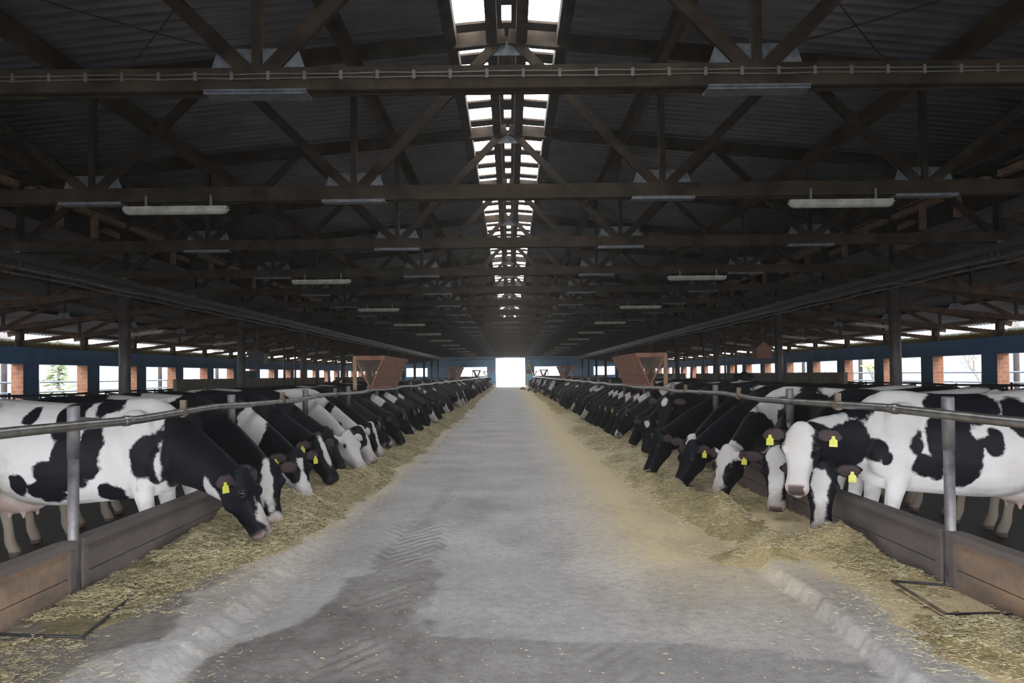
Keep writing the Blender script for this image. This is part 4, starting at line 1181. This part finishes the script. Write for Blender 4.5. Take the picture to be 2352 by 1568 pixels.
# ---- left row: (muzzle x, y, z), head yaw / pitch, body y, body yaw, base dark, patches, tags, label
specs.append((-1, (-3.0, 7.35), -6, (-1.91, 6.72, 0.195), 14, 62, 0, False,
   [(1, 'B', (-0.64, 1.24), (0.12, 0.24)), (1, 'B', (-0.60, 0.95), (0.13, 0.22)), (1, 'R', (-0.66, 0.78), (0.22, 0.14)), (1, 'R', (-0.80, 0.66), (0.17, 0.11)), (1, 'R', (-0.42, 1.02), (0.10, 0.20)), (1, 'R', (-0.45, 0.85), (0.1, 0.1)),
    (1, 'R', (-1.02, 0.72), (0.09, 0.10)), (1, 'R', (-0.98, 1.26), (0.07, 0.07)), (1, 'B', (-0.36, 1.36), (0.13, 0.09)), (1, 'R', (-1.22, 0.98), (0.03, 0.06)), (1, 'L', (-1.1, 1.1), (0.3, 0.25)), (1, 'R', (-0.30, 0.62), (0.10, 0.1)),
    (1, 'B', (0.42, 0.98), (0.34, 0.50)), (1, 'B', (0.05, 0.90), (0.16, 0.20)), (1, 'B', (0.02, 0.72), (0.08, 0.10)), (1, 'B', (0.8, 0.8), (0.4, 0.5)), (0, 'R', (0.13, 0.83), (0.012, 0.16)), (0, 'R', (0.02, 0.66), (0.07, 0.1)), (0, 'B', (0.05, 0.5), (0.2, 0.14))]
   + headblack() + [(0, 'H', (0.62, -0.19, 0), (0.3, 0.065, 0.12)), (0, 'H', (0.15, -0.25, 0), (0.3, 0.07, 0.12)), (0, 'H', (0.80, 0.06, 0.0), (0.36, 0.035, 0.05)), (0, 'H', (1.0, -0.03, 0), (0.09, 0.11, 0.1))], (-1,), 'pink',
   'nearest cow on the left, white with black patches and black neck, muzzle in hay'))
specs.append((-1, (-3.0, 8.35), -5, (-2.06, 7.50, 0.16), 55, 66, 0, True, [(0, 'B', (-0.35, 1.40), (0.14, 0.06))] + BELLYW + headblack() + [(0, 'H', (0.5, 0.08, -0.03), (0.5, 0.07, 0.045)), (0, 'H', (0.55, -0.02, -0.09), (0.25, 0.09, 0.04)), (0, 'H', (0.95, -0.03, 0), (0.15, 0.12, 0.1))], (-1,), 'pink',
   'black backed cow with a white blaze, second head from the front on the left'))
specs.append((-1, (-3.0, 9.25), -3, (-2.03, 8.62, 0.17), 42, 62, 0, True, [(0, 'B', (0.30, 1.10), (0.16, 0.25)), (0, 'B', (-0.9, 1.4), (0.35, 0.12))] + BELLYW + headblack(0.05) + [(0, 'H', (0.6, -0.06, 0), (0.52, 0.2, 0.2)), (1, 'H', (0.33, 0.03, -0.1), (0.3, 0.10, 0.10)), (1, 'H', (0.33, 0.03, 0.1), (0.3, 0.10, 0.10)), (0, 'H', (0.3, 0.1, 0), (0.4, 0.05, 0.035)), (1, 'H', (0.0, 0.0, 0.0), (0.2, 0.15, 0.3))], (-1, 1), 'pink',
   'cow with a white neck band, white muzzle and black eye patch, third on the left'))
specs.append((-1, (-3.0, 10.15), -3, (-2.0, 9.75, 0.24), 35, 55, 0, True, [(0, 'B', (-1.0, 1.38), (0.3, 0.1))] + BELLYW + headblack() + [(0, 'H', (0.35, 0.09, 0.0), (0.35, 0.06, 0.04))], (-1,), 'dark', 'black cow with a small white forehead mark, fourth head on the left'))
specs.append((-1, (-3.0, 11.05), -3, (-2.12, 10.85, 0.26), 15, 60, 0, True, BELLYW, (), 'dark', 'all black cow, fifth head from the front on the left'))
specs.append((-1, (-3.0, 12.2), -6, (-1.90, 11.05, 0.22), 38, 52, 0, False, [(1, 'B', (-0.9, 1.36), (0.5, 0.16)), (1, 'B', (-0.5, 0.9), (0.25, 0.3))], (), 'pink', 'white necked, white faced cow, sixth head from the front on the left'))
specs.append((-1, (-3.0, 13.0), -4, (-1.95, 12.25, 0.20), 28, 58, 0, False, [(1, 'B', (-0.7, 1.3), (0.4, 0.2)), (1, 'B', (0.33, 1.10), (0.07, 0.09)), (1, 'B', (0.30, 0.96), (0.11, 0.08)), (1, 'B', (0.5, 0.85), (0.1, 0.08)), (1, 'B', (-0.2, 0.9), (0.2, 0.2)), (1, 'H', (0.2, 0, -0.1), (0.35, 0.2, 0.12)), (1, 'H', (0.3, 0, 0.1), (0.3, 0.1, 0.06))], (), 'pink', 'white cow with small black spots on its neck, seventh on the left'))
specs.append((-1, (-3.0, 13.85), -3, (-1.98, 13.2, 0.18), 30, 62, 0, True, BELLYW + BLAZE, (), 'pink', 'black cow with a white muzzle, eighth head from the front on the left'))
# ---- right row
specs.append((1, (3.12, 7.3), 4, (2.13, 6.47, 0.52), 62, 55, 0, False,
   [(1, 'L', (-0.61, 1.28), (0.30, 0.16)), (1, 'L', (-0.43, 1.0), (0.20, 0.26)), (1, 'L', (-0.43, 0.80), (0.22, 0.13)), (1, 'L', (-0.53, 0.74), (0.12, 0.13)), (1, 'L', (-0.17, 0.98), (0.06, 0.10)), (1, 'L', (-0.23, 0.80), (0.10, 0.10)), (1, 'L', (-0.76, 0.98), (0.09, 0.12)), (1, 'L', (-0.61, 0.9), (0.07, 0.2)),
    (0, 'L', (-0.67, 1.06), (0.07, 0.05)), (0, 'L', (-0.41, 0.80), (0.03, 0.11)), (1, 'L', (-1.03, 1.18), (0.15, 0.16)), (1, 'L', (-1.15, 1.02), (0.10, 0.14)), (1, 'R', (-0.5, 1.2), (0.3, 0.3)), (1, 'L', (-1.43, 1.1), (0.1, 0.2)),
    (1, 'B', (0.36, 0.98), (0.17, 0.20)), (1, 'B', (0.26, 1.24), (0.16, 0.06)), (1, 'B', (0.16, 0.93), (0.10, 0.10)), (1, 'B', (0.54, 0.92), (0.2, 0.22)), (1, 'B', (0.08, 0.86), (0.06, 0.06)), (1, 'B', (0.36, 0.76), (0.12, 0.07))]
   + [(1, 'H', (0.30, -0.10, -0.155), (0.55, 0.2, 0.082)), (1, 'H', (0.30, -0.10, 0.155), (0.55, 0.2, 0.082)), (1, 'H', (0.32, 0.0, -0.14), (0.20, 0.09, 0.05)), (1, 'H', (0.32, 0.0, 0.14), (0.20, 0.09, 0.05)), (1, 'H', (-0.12, -0.1, 0), (0.12, 0.12, 0.3))] + EARS, (-1, 1), 'mixed',
   'nearest cow on the right, mostly white, raising its white face towards the camera'))
specs.append((1, (3.15, 8.15), 6, (2.43, 6.80, 0.155), 70, 80, 0, True, [(0, 'B', (-0.9, 1.4), (0.5, 0.1))] + BELLYW + [(0, 'H', (0.45, 0.10, 0.0), (0.62, 0.09, 0.066)), (0, 'H', (0.95, 0.0, 0.0), (0.14, 0.14, 0.09)), (1, 'H', (-0.05, 0.08, 0.0), (0.13, 0.1, 0.1))] + EARS, (1,), 'mixed',
   'cow with a white blaze between black cheeks, head down under the raised white face'))
specs.append((1, (3.10, 8.95), 4, (2.40, 7.85, 0.16), 66, 74, 0, True, [(0, 'B', (-0.4, 1.38), (0.3, 0.12))] + BELLYW + [(0, 'H', (0.45, 0.10, 0.0), (0.75, 0.09, 0.075)), (0, 'H', (0.05, 0.06, 0.0), (0.22, 0.12, 0.10)), (0, 'H', (0.95, 0.0, 0.0), (0.15, 0.14, 0.1))] + EARS, (1,), 'mixed',
   'cow with a long white face and black ears, third head on the right'))
specs.append((1, (3.05, 9.75), 3, (2.05, 8.70, 0.135), 30, 66, 0, False, [(1, 'B', (0.42, 0.92), (0.26, 0.22)), (1, 'B', (0.62, 0.82), (0.2, 0.22)), (1, 'B', (0.02, 1.0), (0.10, 0.24)), (1, 'B', (-0.5, 1.35), (0.3, 0.12)), (1, 'B', (-0.7, 0.95), (0.3, 0.25))]
   + [(0, 'H', (0.1, 0.04, 0.0), (0.35, 0.2, 0.17)), (1, 'H', (0.45, -0.05, 0.12), (0.36, 0.16, 0.085)), (1, 'H', (0.45, -0.05, -0.12), (0.36, 0.16, 0.085)), (1, 'H', (0.85, -0.05, 0.09), (0.2, 0.1, 0.06)), (1, 'H', (0.9, -0.02, 0.0), (0.15, 0.05, 0.06)), (1, 'H', (0.05, 0.0, 0.26), (0.2, 0.1, 0.1)), (1, 'H', (0.05, 0.0, -0.26), (0.2, 0.1, 0.1))], (1,), 'dark',
   'cow with a white forehead and black cheeks feeding, fourth head on the right'))
specs.append((1, (3.05, 10.45), 3, (1.86, 9.75, 0.125), 25, 60, 0, True, BELLYW + [(0, 'H', (0.98, -0.03, 0), (0.12, 0.12, 0.1))], (1,), 'pink', 'black cow with a pink muzzle at the yellow dust, fifth head on the right'))
specs.append((1, (3.05, 11.2), 3, (2.04, 10.15, 0.165), 55, 58, 0, True, BELLYW + [(0, 'B', (-0.4, 1.35), (0.3, 0.1)), (0, 'H', (0.22, 0.10, 0.0), (0.30, 0.07, 0.072)), (0, 'H', (1.02, 0.0, 0), (0.08, 0.08, 0.06))], (1,), 'mixed', 'black cow with a white forehead diamond, sixth head on the right'))
specs.append((1, (3.05, 12.0), 2, (1.72, 10.95, 0.15), 18, 66, 0, True, BELLYW, (), 'dark', 'all black cow reaching far over the trough, seventh head on the right'))
specs.append((1, (3.05, 13.2), 3, (2.2, 12.6, 0.56), 60, 62, 0, True, BELLYW + [(0, 'H', (0.18, 0.10, 0.0), (0.13, 0.05, 0.05))], (), 'dark', 'black cow with a white star, head half raised behind the third post on the right'))
specs.append((1, (3.05, 14.5), 3, (2.12, 13.6, 0.18), 55, 72, 0, True, BELLYW + [(0, 'H', (0.2, 0.10, 0.0), (0.1, 0.05, 0.05))], (), 'dark', 'black cow facing the camera head down, ninth on the right'))
specs.append((1, (3.05, 15.5), 2, (2.1, 15.1, 0.19), 20, 62, 0, True, BELLYW, (1,), 'dark', 'black cow with head down, tenth on the right'))
specs.append((1, (3.05, 18.9), 3, (2.12, 18.1, 0.18), 30, 60, 0, True, [(0, 'H', (0.98, 0, 0), (0.08, 0.1, 0.08))], (1,), 'mixed', 'nearest red-brown cow, feeding on the right by the hay rack'))

for i, (s, (ox, oy), yaw, mz, hy, hp, roll, base, blobs, tags, muz, lab) in enumerate(specs):
    ps, loc, rz = wpose(s, ox, oy, yaw, mz, hy, hp, roll)
    nearv = 0.013 if i in (0, 8, 9) else (0.016 if oy < 11.5 else 0.02)
    me = cow_mesh(ps, nearv, base, blobs, 'coat_brown' if 'red-brown' in lab else 'coat', muz=muz)
    cow(ps, me, loc, rz, lab, 'cows of the %s row' % ('left' if s < 0 else 'right'), tags)

# ---- generic cows further down both rows: a handful of poses and coats, copied
gr = random.Random(42)
GB = [
    (True, BELLYW + BLAZE, 'dark', 'black cow with a white blaze', (0.95, 0.0), 62, 10),
    (True, BELLYW, 'dark', 'all black cow', (1.05, -0.2), 64, -12),
    (True, BELLYW + [(0, 'B', (0.35, 1.12), (0.14, 0.16)), (0, 'B', (-0.8, 1.38), (0.4, 0.1))], 'dark', 'black cow with a white collar', (1.0, 0.25), 60, 18),
    (True, BELLYW + [(0, 'H', (0.8, -0.05, 0), (0.5, 0.2, 0.14)), (0, 'B', (-1.1, 1.35), (0.3, 0.2))], 'pink', 'black cow with a white muzzle', (1.1, -0.1), 58, -8),
    (True, BELLYW + [(0, 'H', (0.2, 0.1, 0), (0.2, 0.06, 0.05))], 'dark', 'black cow with a white forehead star', (0.9, 0.35), 68, 28),
    (True, BELLYW + [(0, 'B', (0.42, 1.0), (0.07, 0.35)), (0, 'B', (-0.3, 1.4), (0.3, 0.12))], 'dark', 'black cow with a narrow white neck stripe', (1.08, 0.1), 57, 6),
    (False, [(1, 'B', (0.5, 0.95), (0.33, 0.5)), (1, 'B', (-0.8, 1.2), (0.4, 0.35)), (1, 'B', (-0.1, 0.9), (0.2, 0.25))] + headblack() + BLAZE, 'pink', 'black and white patched cow', (1.0, -0.3), 60, -20),
    (True, [(0, 'H', (0.98, 0, 0), (0.08, 0.1, 0.08))], 'mixed', 'red-brown cow', (0.98, 0.1), 60, 15),
    (True, BELLYW + [(0, 'H', (0.5, 0.02, 0), (0.62, 0.14, 0.12))], 'pink', 'black cow with raised white face', (0.98, 0.25), 50, 40),
]
gen = []
for j, (base, blobs, muz, lab, (lx, ly), hp, hy) in enumerate(GB):
    ps = Pose((lx, ly, 0.36 if j < 8 else 0.76), hy, hp)
    gen.append((ps, cow_mesh(ps, 0.024, base, blobs, 'coat_brown' if j == 7 else 'coat', muz=muz), lab))
rows = {-1: 14.75, 1: 16.4}
for s, nm in ((-1, 'left'), (1, 'right')):
    y = rows[s]; q = 8 if s < 0 else 10
    tpl = {}
    while y < ZFAR - 1.0:
        if not (s > 0 and 18.3 < y < 19.6):
            j = gr.choice((0, 1, 1, 2, 3, 4, 5, 5, 6, 1, 0, 2))
            if s > 0 and y > 25 and gr.random() < 0.10: j = 7
            if s < 0 and gr.random() < 0.05: j = 7
            if y > 22 and gr.random() < 0.07: j = 8
            ps, me, lab = gen[j]
            rz = math.radians(gr.uniform(-4, 4)) + (0 if s < 0 else math.pi)
            loc = (s * (3.02 + gr.uniform(-0.05, 0.08)), y, COWZ)
            near = y < 34
            if near: lb, g = '%s, %s from front, %s row' % (lab, 'number %d' % (q + 1) if q >= 25 else ORD[q], nm), 'cows of the %s row' % nm
            else: lb, g = '%s far down the %s row' % (lab, nm), '%s cows far down the %s row' % (lab, nm)
            key = (j, near)
            if key in tpl:
                t = copy_tree(tpl[key]); t.location = loc; t.rotation_euler = (0, 0, rz); meta(t, lb, 'cow', g)
            else:
                tpl[key] = cow(ps, me, loc, rz, lb, g, (-1, 1) if (near and j in (0, 2, 5)) else (), near)
            q += 1
        else:
            q += 1
        y += (0.86 + gr.uniform(-0.06, 0.10)) if y < 60 else 1.0
# white-faced raised head among the far right cows, and standing cows in the pens
for j, (loc, rz, mz, hy, hp, base, blobs, lab) in enumerate((
    ((5.0, 20.2, COWZ), 0.0, (0.75, 0.0, 1.28), 40, 25, True, [(0, 'B', (0.3, 1.3), (0.1, 0.1))], 'black cow standing behind the right row with its head raised'),
    ((-4.9, 25.5, COWZ), -math.pi / 2, (0.85, 0.0, 1.10), 0, 40, True, [(0, 'H', (0.3, 0.1, 0), (0.3, 0.06, 0.04))], 'black cow facing the camera behind the left hay rack'),
    ((8.6, 47.0, COWZ), 0.2, (0.9, 0.1, 1.2), 10, 30, False, [(1, 'B', (-0.3, 1.0), (0.4, 0.3))], 'pale cow standing by the partition behind the right row'))):
    ps = Pose(mz, hy, hp)
    cow(ps, cow_mesh(ps, 0.022, base, blobs, 'coat'), loc, rz, lab, 'cows standing in the pens')


# ------------------------------------------------------------------ pens beyond the cows
for s, nm in ((-1, 'left'), (1, 'right')):
    for k, (a, b) in enumerate(((27.0, 33.2), (34.0, 48.5), (52, 70))):
        mb = MB(); mb.box(s * 10.5 - 0.06, s * 10.5 + 0.06, a, b, COWZ, 1.38)
        meta(mb.build('pen_partition', M['panel']), '%s low grey partition behind the %s cows' % (('nearest', 'second', 'farthest')[k], nm), 'partition', 'pen partitions', 'structure')
    # cubicle dividers: bent tubes in a row
    st = empty('cubicle_rail', (s * 12.2, 0, 0), label='long dark cubicle rail in front of the %s windows' % nm, cat='rail', group='cubicle rails')
    mb = MB(); mb.tube([(0, y, 1.02 + 0.02 * math.sin(y)) for y in np.arange(8, 70, 2.0)], 0.03, 8); mb.build('pipe', M['iron'], st, True)
    for y in np.arange(9, 69, 6.0):
        mb = MB(); mb.tube([(0, y, COWZ), (0, y, 1.1)], 0.03, 8); mb.build('upright', M['iron'], st, True)
    d0 = None
    for k, y in enumerate(np.arange(15.2, 60, 1.2)):
        if d0 is None:
            mb = MB(); mb.tube([(0, 0, 0.35), (-s * 0.25, 0, 0.33), (-s * 1.2, 0, 0.40), (-s * 1.42, 0, 0.55), (-s * 1.42, 0, 0.75), (-s * 1.25, 0, 0.9), (-s * 0.5, 0, 0.93), (0, 0, 1.0)], 0.026, 8)
            mb.tube([(0, 0, COWZ), (0, 0, 1.05)], 0.03, 8)
            d0 = o = mb.build('cubicle_divider', M['iron'], smooth=True)
        else:
            o = d0.copy(); link(o)
        o.location = (s * 12.2, float(y), 0.0)
        if k < 14 :
            lab, g = 'dark bent tube cubicle divider in front of the near %s windows' % nm, 'near cubicle dividers on the %s' % nm
        else: lab, g = 'dark bent tube cubicle divider further down the %s side' % nm, 'far cubicle dividers on the %s' % nm
        meta(o, lab, 'cubicle divider', g)
    # feeder box with pipes
    fb = empty('feed_dispenser', (s * 10.0, 34.2, 0), label='dark feed dispenser box hanging on pipes over the %s pens' % nm, cat='feeder', group='feed dispensers')
    mb = MB(); mb.plate([(-0.3, 1.95), (0.3, 1.95), (0.3, 2.35), (0.0, 2.6), (-0.3, 2.35)], 'y', -0.3, 0.3); mb.build('hopper', M['iron'] if s < 0 else M['rack'], fb)
    mb = MB(); mb.tube([(0, 0, 2.5), (0, 0, 3.86)], 0.05, 10); mb.build('down_pipe', M['column'], fb, True)
    if s < 0:
        mb = MB(); mb.tube([(0, 0, 1.38), (0, 0, 1.66), (0, 0, 1.68)], [0.30, 0.34, 0.34], 16)
        meta(mb.build('feed_tub', M['green'], loc=(s * 10.5, 34.6, 0.0)), 'dark green plastic tub standing on the left partition', 'tub')
    for j, (x, y) in enumerate(((9.3, 35.5), (9.6, 38.5), (9.2, 41))):
        mb = MB(); mb.tube([(0, 0, COWZ), (0, 0, 3.6)], 0.045, 10)
        meta(mb.build('stand_pipe', M['column'], smooth=True, loc=(s * x, y, 0)), '%s thin upright pipe past the %s feed dispenser' % (ORD[j], nm), 'pipe', 'thin upright pipes on the %s' % nm)

# far wall fittings
fx = empty('switch_cabinet', (2.3, ZFAR - 0.14, 0), label='grey switch cabinet with a yellow sign right of the far door', cat='cabinet')
mb = MB(); mb.box(-0.29, 0.29, -0.12, 0.14, 2.02, 2.68); mb.build('box', M['greybox'], fx)
mb = MB(); mb.box(-0.10, 0.12, -0.13, -0.115, 2.4, 2.6); mb.build('sign', M['tag'], fx)
mb = MB(); mb.box(-0.05, 0.03, 0.02, 0.13, 2.68, 3.45); mb.build('cable_duct', M['rust_rod'], fx)
fx = empty('fire_extinguisher', (-2.12, ZFAR - 0.12, 0), label='red fire extinguisher hung left of the far door', cat='fire extinguisher')
mb = MB(); mb.tube([(0, 0, 1.72), (0, 0, 1.75), (0, 0, 2.12), (0, 0, 2.2)], [0.06, 0.09, 0.09, 0.04], 12); mb.build('cylinder_body', M['red'], fx, True)
mb = MB(); mb.tube([(0, 0, 2.18), (0, 0, 2.30)], 0.025, 8); mb.box(-0.06, 0.06, -0.02, 0.12, 2.25, 2.28); mb.build('valve', M['iron'], fx)
fx = empty('wall_shelf', (2.35, ZFAR - 0.1, 0), label='small dark shelf on the wall below the switch cabinet', cat='shelf')
mb = MB(); mb.box(-0.42, 0.42, -0.12, 0.1, 1.56, 1.60); mb.box(-0.42, 0.42, -0.12, 0.1, 1.84, 1.88); mb.build('board', M['rack'], fx)
mb = MB(); mb.box(-0.42, 0.42, 0.04, 0.1, 1.5, 1.95); mb.build('back', M['iron'], fx)
for s, nm in ((-1, 'left'), (1, 'right')):
    mb = MB(); mb.tube([(s * 1.95, ZFAR - 0.06, 3.30), (s * 7.6, ZFAR - 0.06, 3.20)], 0.03, 8)
    if s < 0: mb.tube([(s * 5.5, ZFAR - 0.06, 2.9), (s * 5.5, ZFAR - 0.06, 2.2)], 0.035, 8)
    else: mb.tube([(s * 6.9, ZFAR - 0.06, 3.2), (s * 6.9, ZFAR - 0.06, 1.9)], 0.04, 8)
    meta(mb.build('wall_pipe', M['rust_rod'], smooth=True), 'rusty pipe running across the far blue wall %s of the door' % nm, 'pipe', 'pipes on the far wall')

# birds by the far hay
b0 = None
for k, (x, y, r, lab) in enumerate(((1.0, 78, 0.4, 'dark pigeon farthest out on the bare floor near the far door'), (1.23, 76, 2.8, 'dark pigeon second from the door side on the bare floor'), (1.36, 65, 1.2, 'dark pigeon at the edge of the far hay, third from the door'),
                                    (1.62, 67, 2.6, 'dark pigeon standing on the far hay, fourth from the door'), (1.7, 58.6, 3.3, 'dark pigeon on the far hay, nearest the camera'))):
    if b0 is None:
        b0 = t = empty('pigeon')
        mb = MB(); mb.ball((0, 0, 0.15), (0.13, 0.075, 0.075), 12, 8); mb.tube([(0.08, 0, 0.17), (0.12, 0, 0.23), (0.14, 0, 0.26)], [0.05, 0.035, 0.033], 8); mb.ball((0.145, 0, 0.27), 0.037, 8, 6)
        mb.tube([(0.17, 0, 0.27), (0.205, 0, 0.262)], [0.012, 0.003], 6); mb.add([(-0.1, -0.05, 0.17), (-0.1, 0.05, 0.17), (-0.25, 0.035, 0.11), (-0.25, -0.035, 0.11), (-0.1, -0.05, 0.145), (-0.1, 0.05, 0.145), (-0.25, 0.035, 0.1), (-0.25, -0.035, 0.1)],
               [(0, 1, 2, 3), (4, 7, 6, 5), (0, 4, 5, 1), (2, 6, 7, 3), (1, 5, 6, 2), (0, 3, 7, 4)])
        mb.build('body', M['bird'], t, True)
        for yy in (-0.03, 0.03):
            mb = MB(); mb.tube([(0.0, yy, 0.1), (0.0, yy, 0.01), (0.05, yy, 0.006)], 0.008, 6); mb.build('leg', M['rust_rod'], t)
    else: t = copy_tree(b0)
    zz = 0.0 if k < 2 else 0.09
    t.location = (x, y, zz); t.rotation_euler = (0, 0, r)
    meta(t, lab, 'bird', 'pigeons by the far hay')

# dusty air inside the barn
def haze():
    m = bpy.data.materials.new('dusty_air'); m.use_nodes = True
    nt = m.node_tree; nt.nodes.remove(nt.nodes['Principled BSDF'])
    v = nt.nodes.new('ShaderNodeVolumeScatter'); v.inputs['Density'].default_value = HAZE; v.inputs['Anisotropy'].default_value = 0.3
    v.inputs['Color'].default_value = (0.96, 0.92, 0.86, 1)
    nt.links.new(v.outputs[0], nt.nodes['Material Output'].inputs['Volume'])
    mb = MB(); mb.box(-XC, XC, YNEAR + 0.3, ZFAR - 0.1, -0.15, 5.6)
    o = mb.build('haze', m); o['kind'] = 'stuff'; meta(o, 'thin dusty haze hanging in the air of the barn', 'haze')
HAZE = 0.0019
if HAZE > 0: haze()

# ------------------------------------------------------------------ outside, seen through the windows
for s, nm in ((-1, 'left'), (1, 'right')):
    mb = MB(); x0, x1 = sorted((s * 27, s * 36)); mb.box(x0, x1, 5, 110, -0.32, 3.6)
    o = mb.build('neighbouring_barn', M['white_wall']); meta(o, 'pale neighbouring barn seen through the %s windows' % nm, 'building', 'neighbouring barns')
    yd = empty('yard_railing', (s * 17.5, 0, 0), label='outdoor tube railing seen through the %s windows' % nm, cat='railing', group='yard railings')
    mb = MB()
    for z in (1.32, 0.95, 0.62): mb.tube([(0, 10, z), (0, 100, z)], 0.03, 8)
    mb.build('rail', M['galv'], yd, True)
    for y in np.arange(12, 100, 4.0):
        mb = MB(); mb.tube([(0, y, -0.32), (0, y, 1.4)], 0.035, 8); mb.build('upright', M['column'], yd, True)
    for k, y in enumerate((31.0, 36.8, 44.8, 53.5)):
        mb = MB(); mb.tube([(0, 0, -0.32), (0, 0, 2.0), (0, 0, 2.25), (0, 0, 3.2)], [0.10, 0.10, 0.24, 0.24], 12)
        meta(mb.build('yard_post', M['column'], smooth=True, loc=(s * 18.2, y, 0)), '%s flared yard post seen through the %s windows' % (ORD[k], nm), 'post', 'flared posts in the %s yard' % nm)

def tree(name, loc, h, kind, lab, leaf):
    g = random.Random(int(h * 100) + len(lab))
    t = empty(name, loc, label=lab, cat='tree' if name != 'yard_bush' else 'bush')
    mb = MB()
    if kind == 'conifer':
        mb.tube([(0, 0, 0), (0, 0, h)], [0.10, 0.02], 8)
        lf = MB()
        for i in range(420):
            z = h * (0.06 + 0.92 * g.random()); r = (1 - z / h) * h * 0.30 + 0.1; a = g.random() * 6.283
            p = Vector((math.cos(a) * r * g.uniform(0.2, 1), math.sin(a) * r * g.uniform(0.2, 1), z))
            d = Vector((math.cos(a), math.sin(a), g.uniform(-0.4, 0.2))).normalized() * g.uniform(0.12, 0.3)
            sd = Vector((-math.sin(a), math.cos(a), g.uniform(-.3, .3))) * g.uniform(0.03, 0.07)
            lf.add([p - d - sd * .3, p - d + sd * .3, p + sd, p + d, p - sd, p + Vector((0, 0, 0.03))], [(0, 1, 2, 3, 4), (0, 5, 1), (1, 5, 2), (2, 5, 3), (3, 5, 4), (4, 5, 0)])
        lf.build('foliage', M[leaf], t)
    else:
        def br(p, d, L, r, n):
            q = p + d * L
            mb.tube([p, (p + q) / 2 + Vector((g.uniform(-.03, .03), g.uniform(-.03, .03), 0)), q], [r, r * 0.8, r * 0.6], 5)
            if n == 0:
                if leaf:
                    for _ in range(5):
                        c = q + Vector((g.uniform(-.15, .15), g.uniform(-.15, .15), g.uniform(-.15, .15)))
                        lfm.ball(c, (0.045, 0.045, 0.03), 5, 4)
                return
            for _ in range(3):
                e = (d + Vector((g.uniform(-.75, .75), g.uniform(-.75, .75), g.uniform(-.1, .5)))).normalized()
                br(q, e, L * g.uniform(0.6, 0.85), r * 0.6, n - 1)
        lfm = MB()
        br(Vector((0, 0, 0)), Vector((0, 0, 1)), h * 0.36, 0.055, 4)
        if leaf: lfm.build('foliage', M[leaf], t)
    mb.build('trunk', M['bark'], t)
tree('yard_conifer', (-18.6, 35.5, -0.32), 3.4, 'conifer', 'green conifer in the yard behind the second window at left', 'leaf')
tree('yard_tree', (18.9, 34.6, -0.32), 3.0, 'bare', 'bare branching tree in the yard behind a near window at right', None)
tree('yard_bush', (18.9, 45.0, -0.32), 2.0, 'bare', 'yellow-green budding bush in the yard behind the column at right', 'bush')
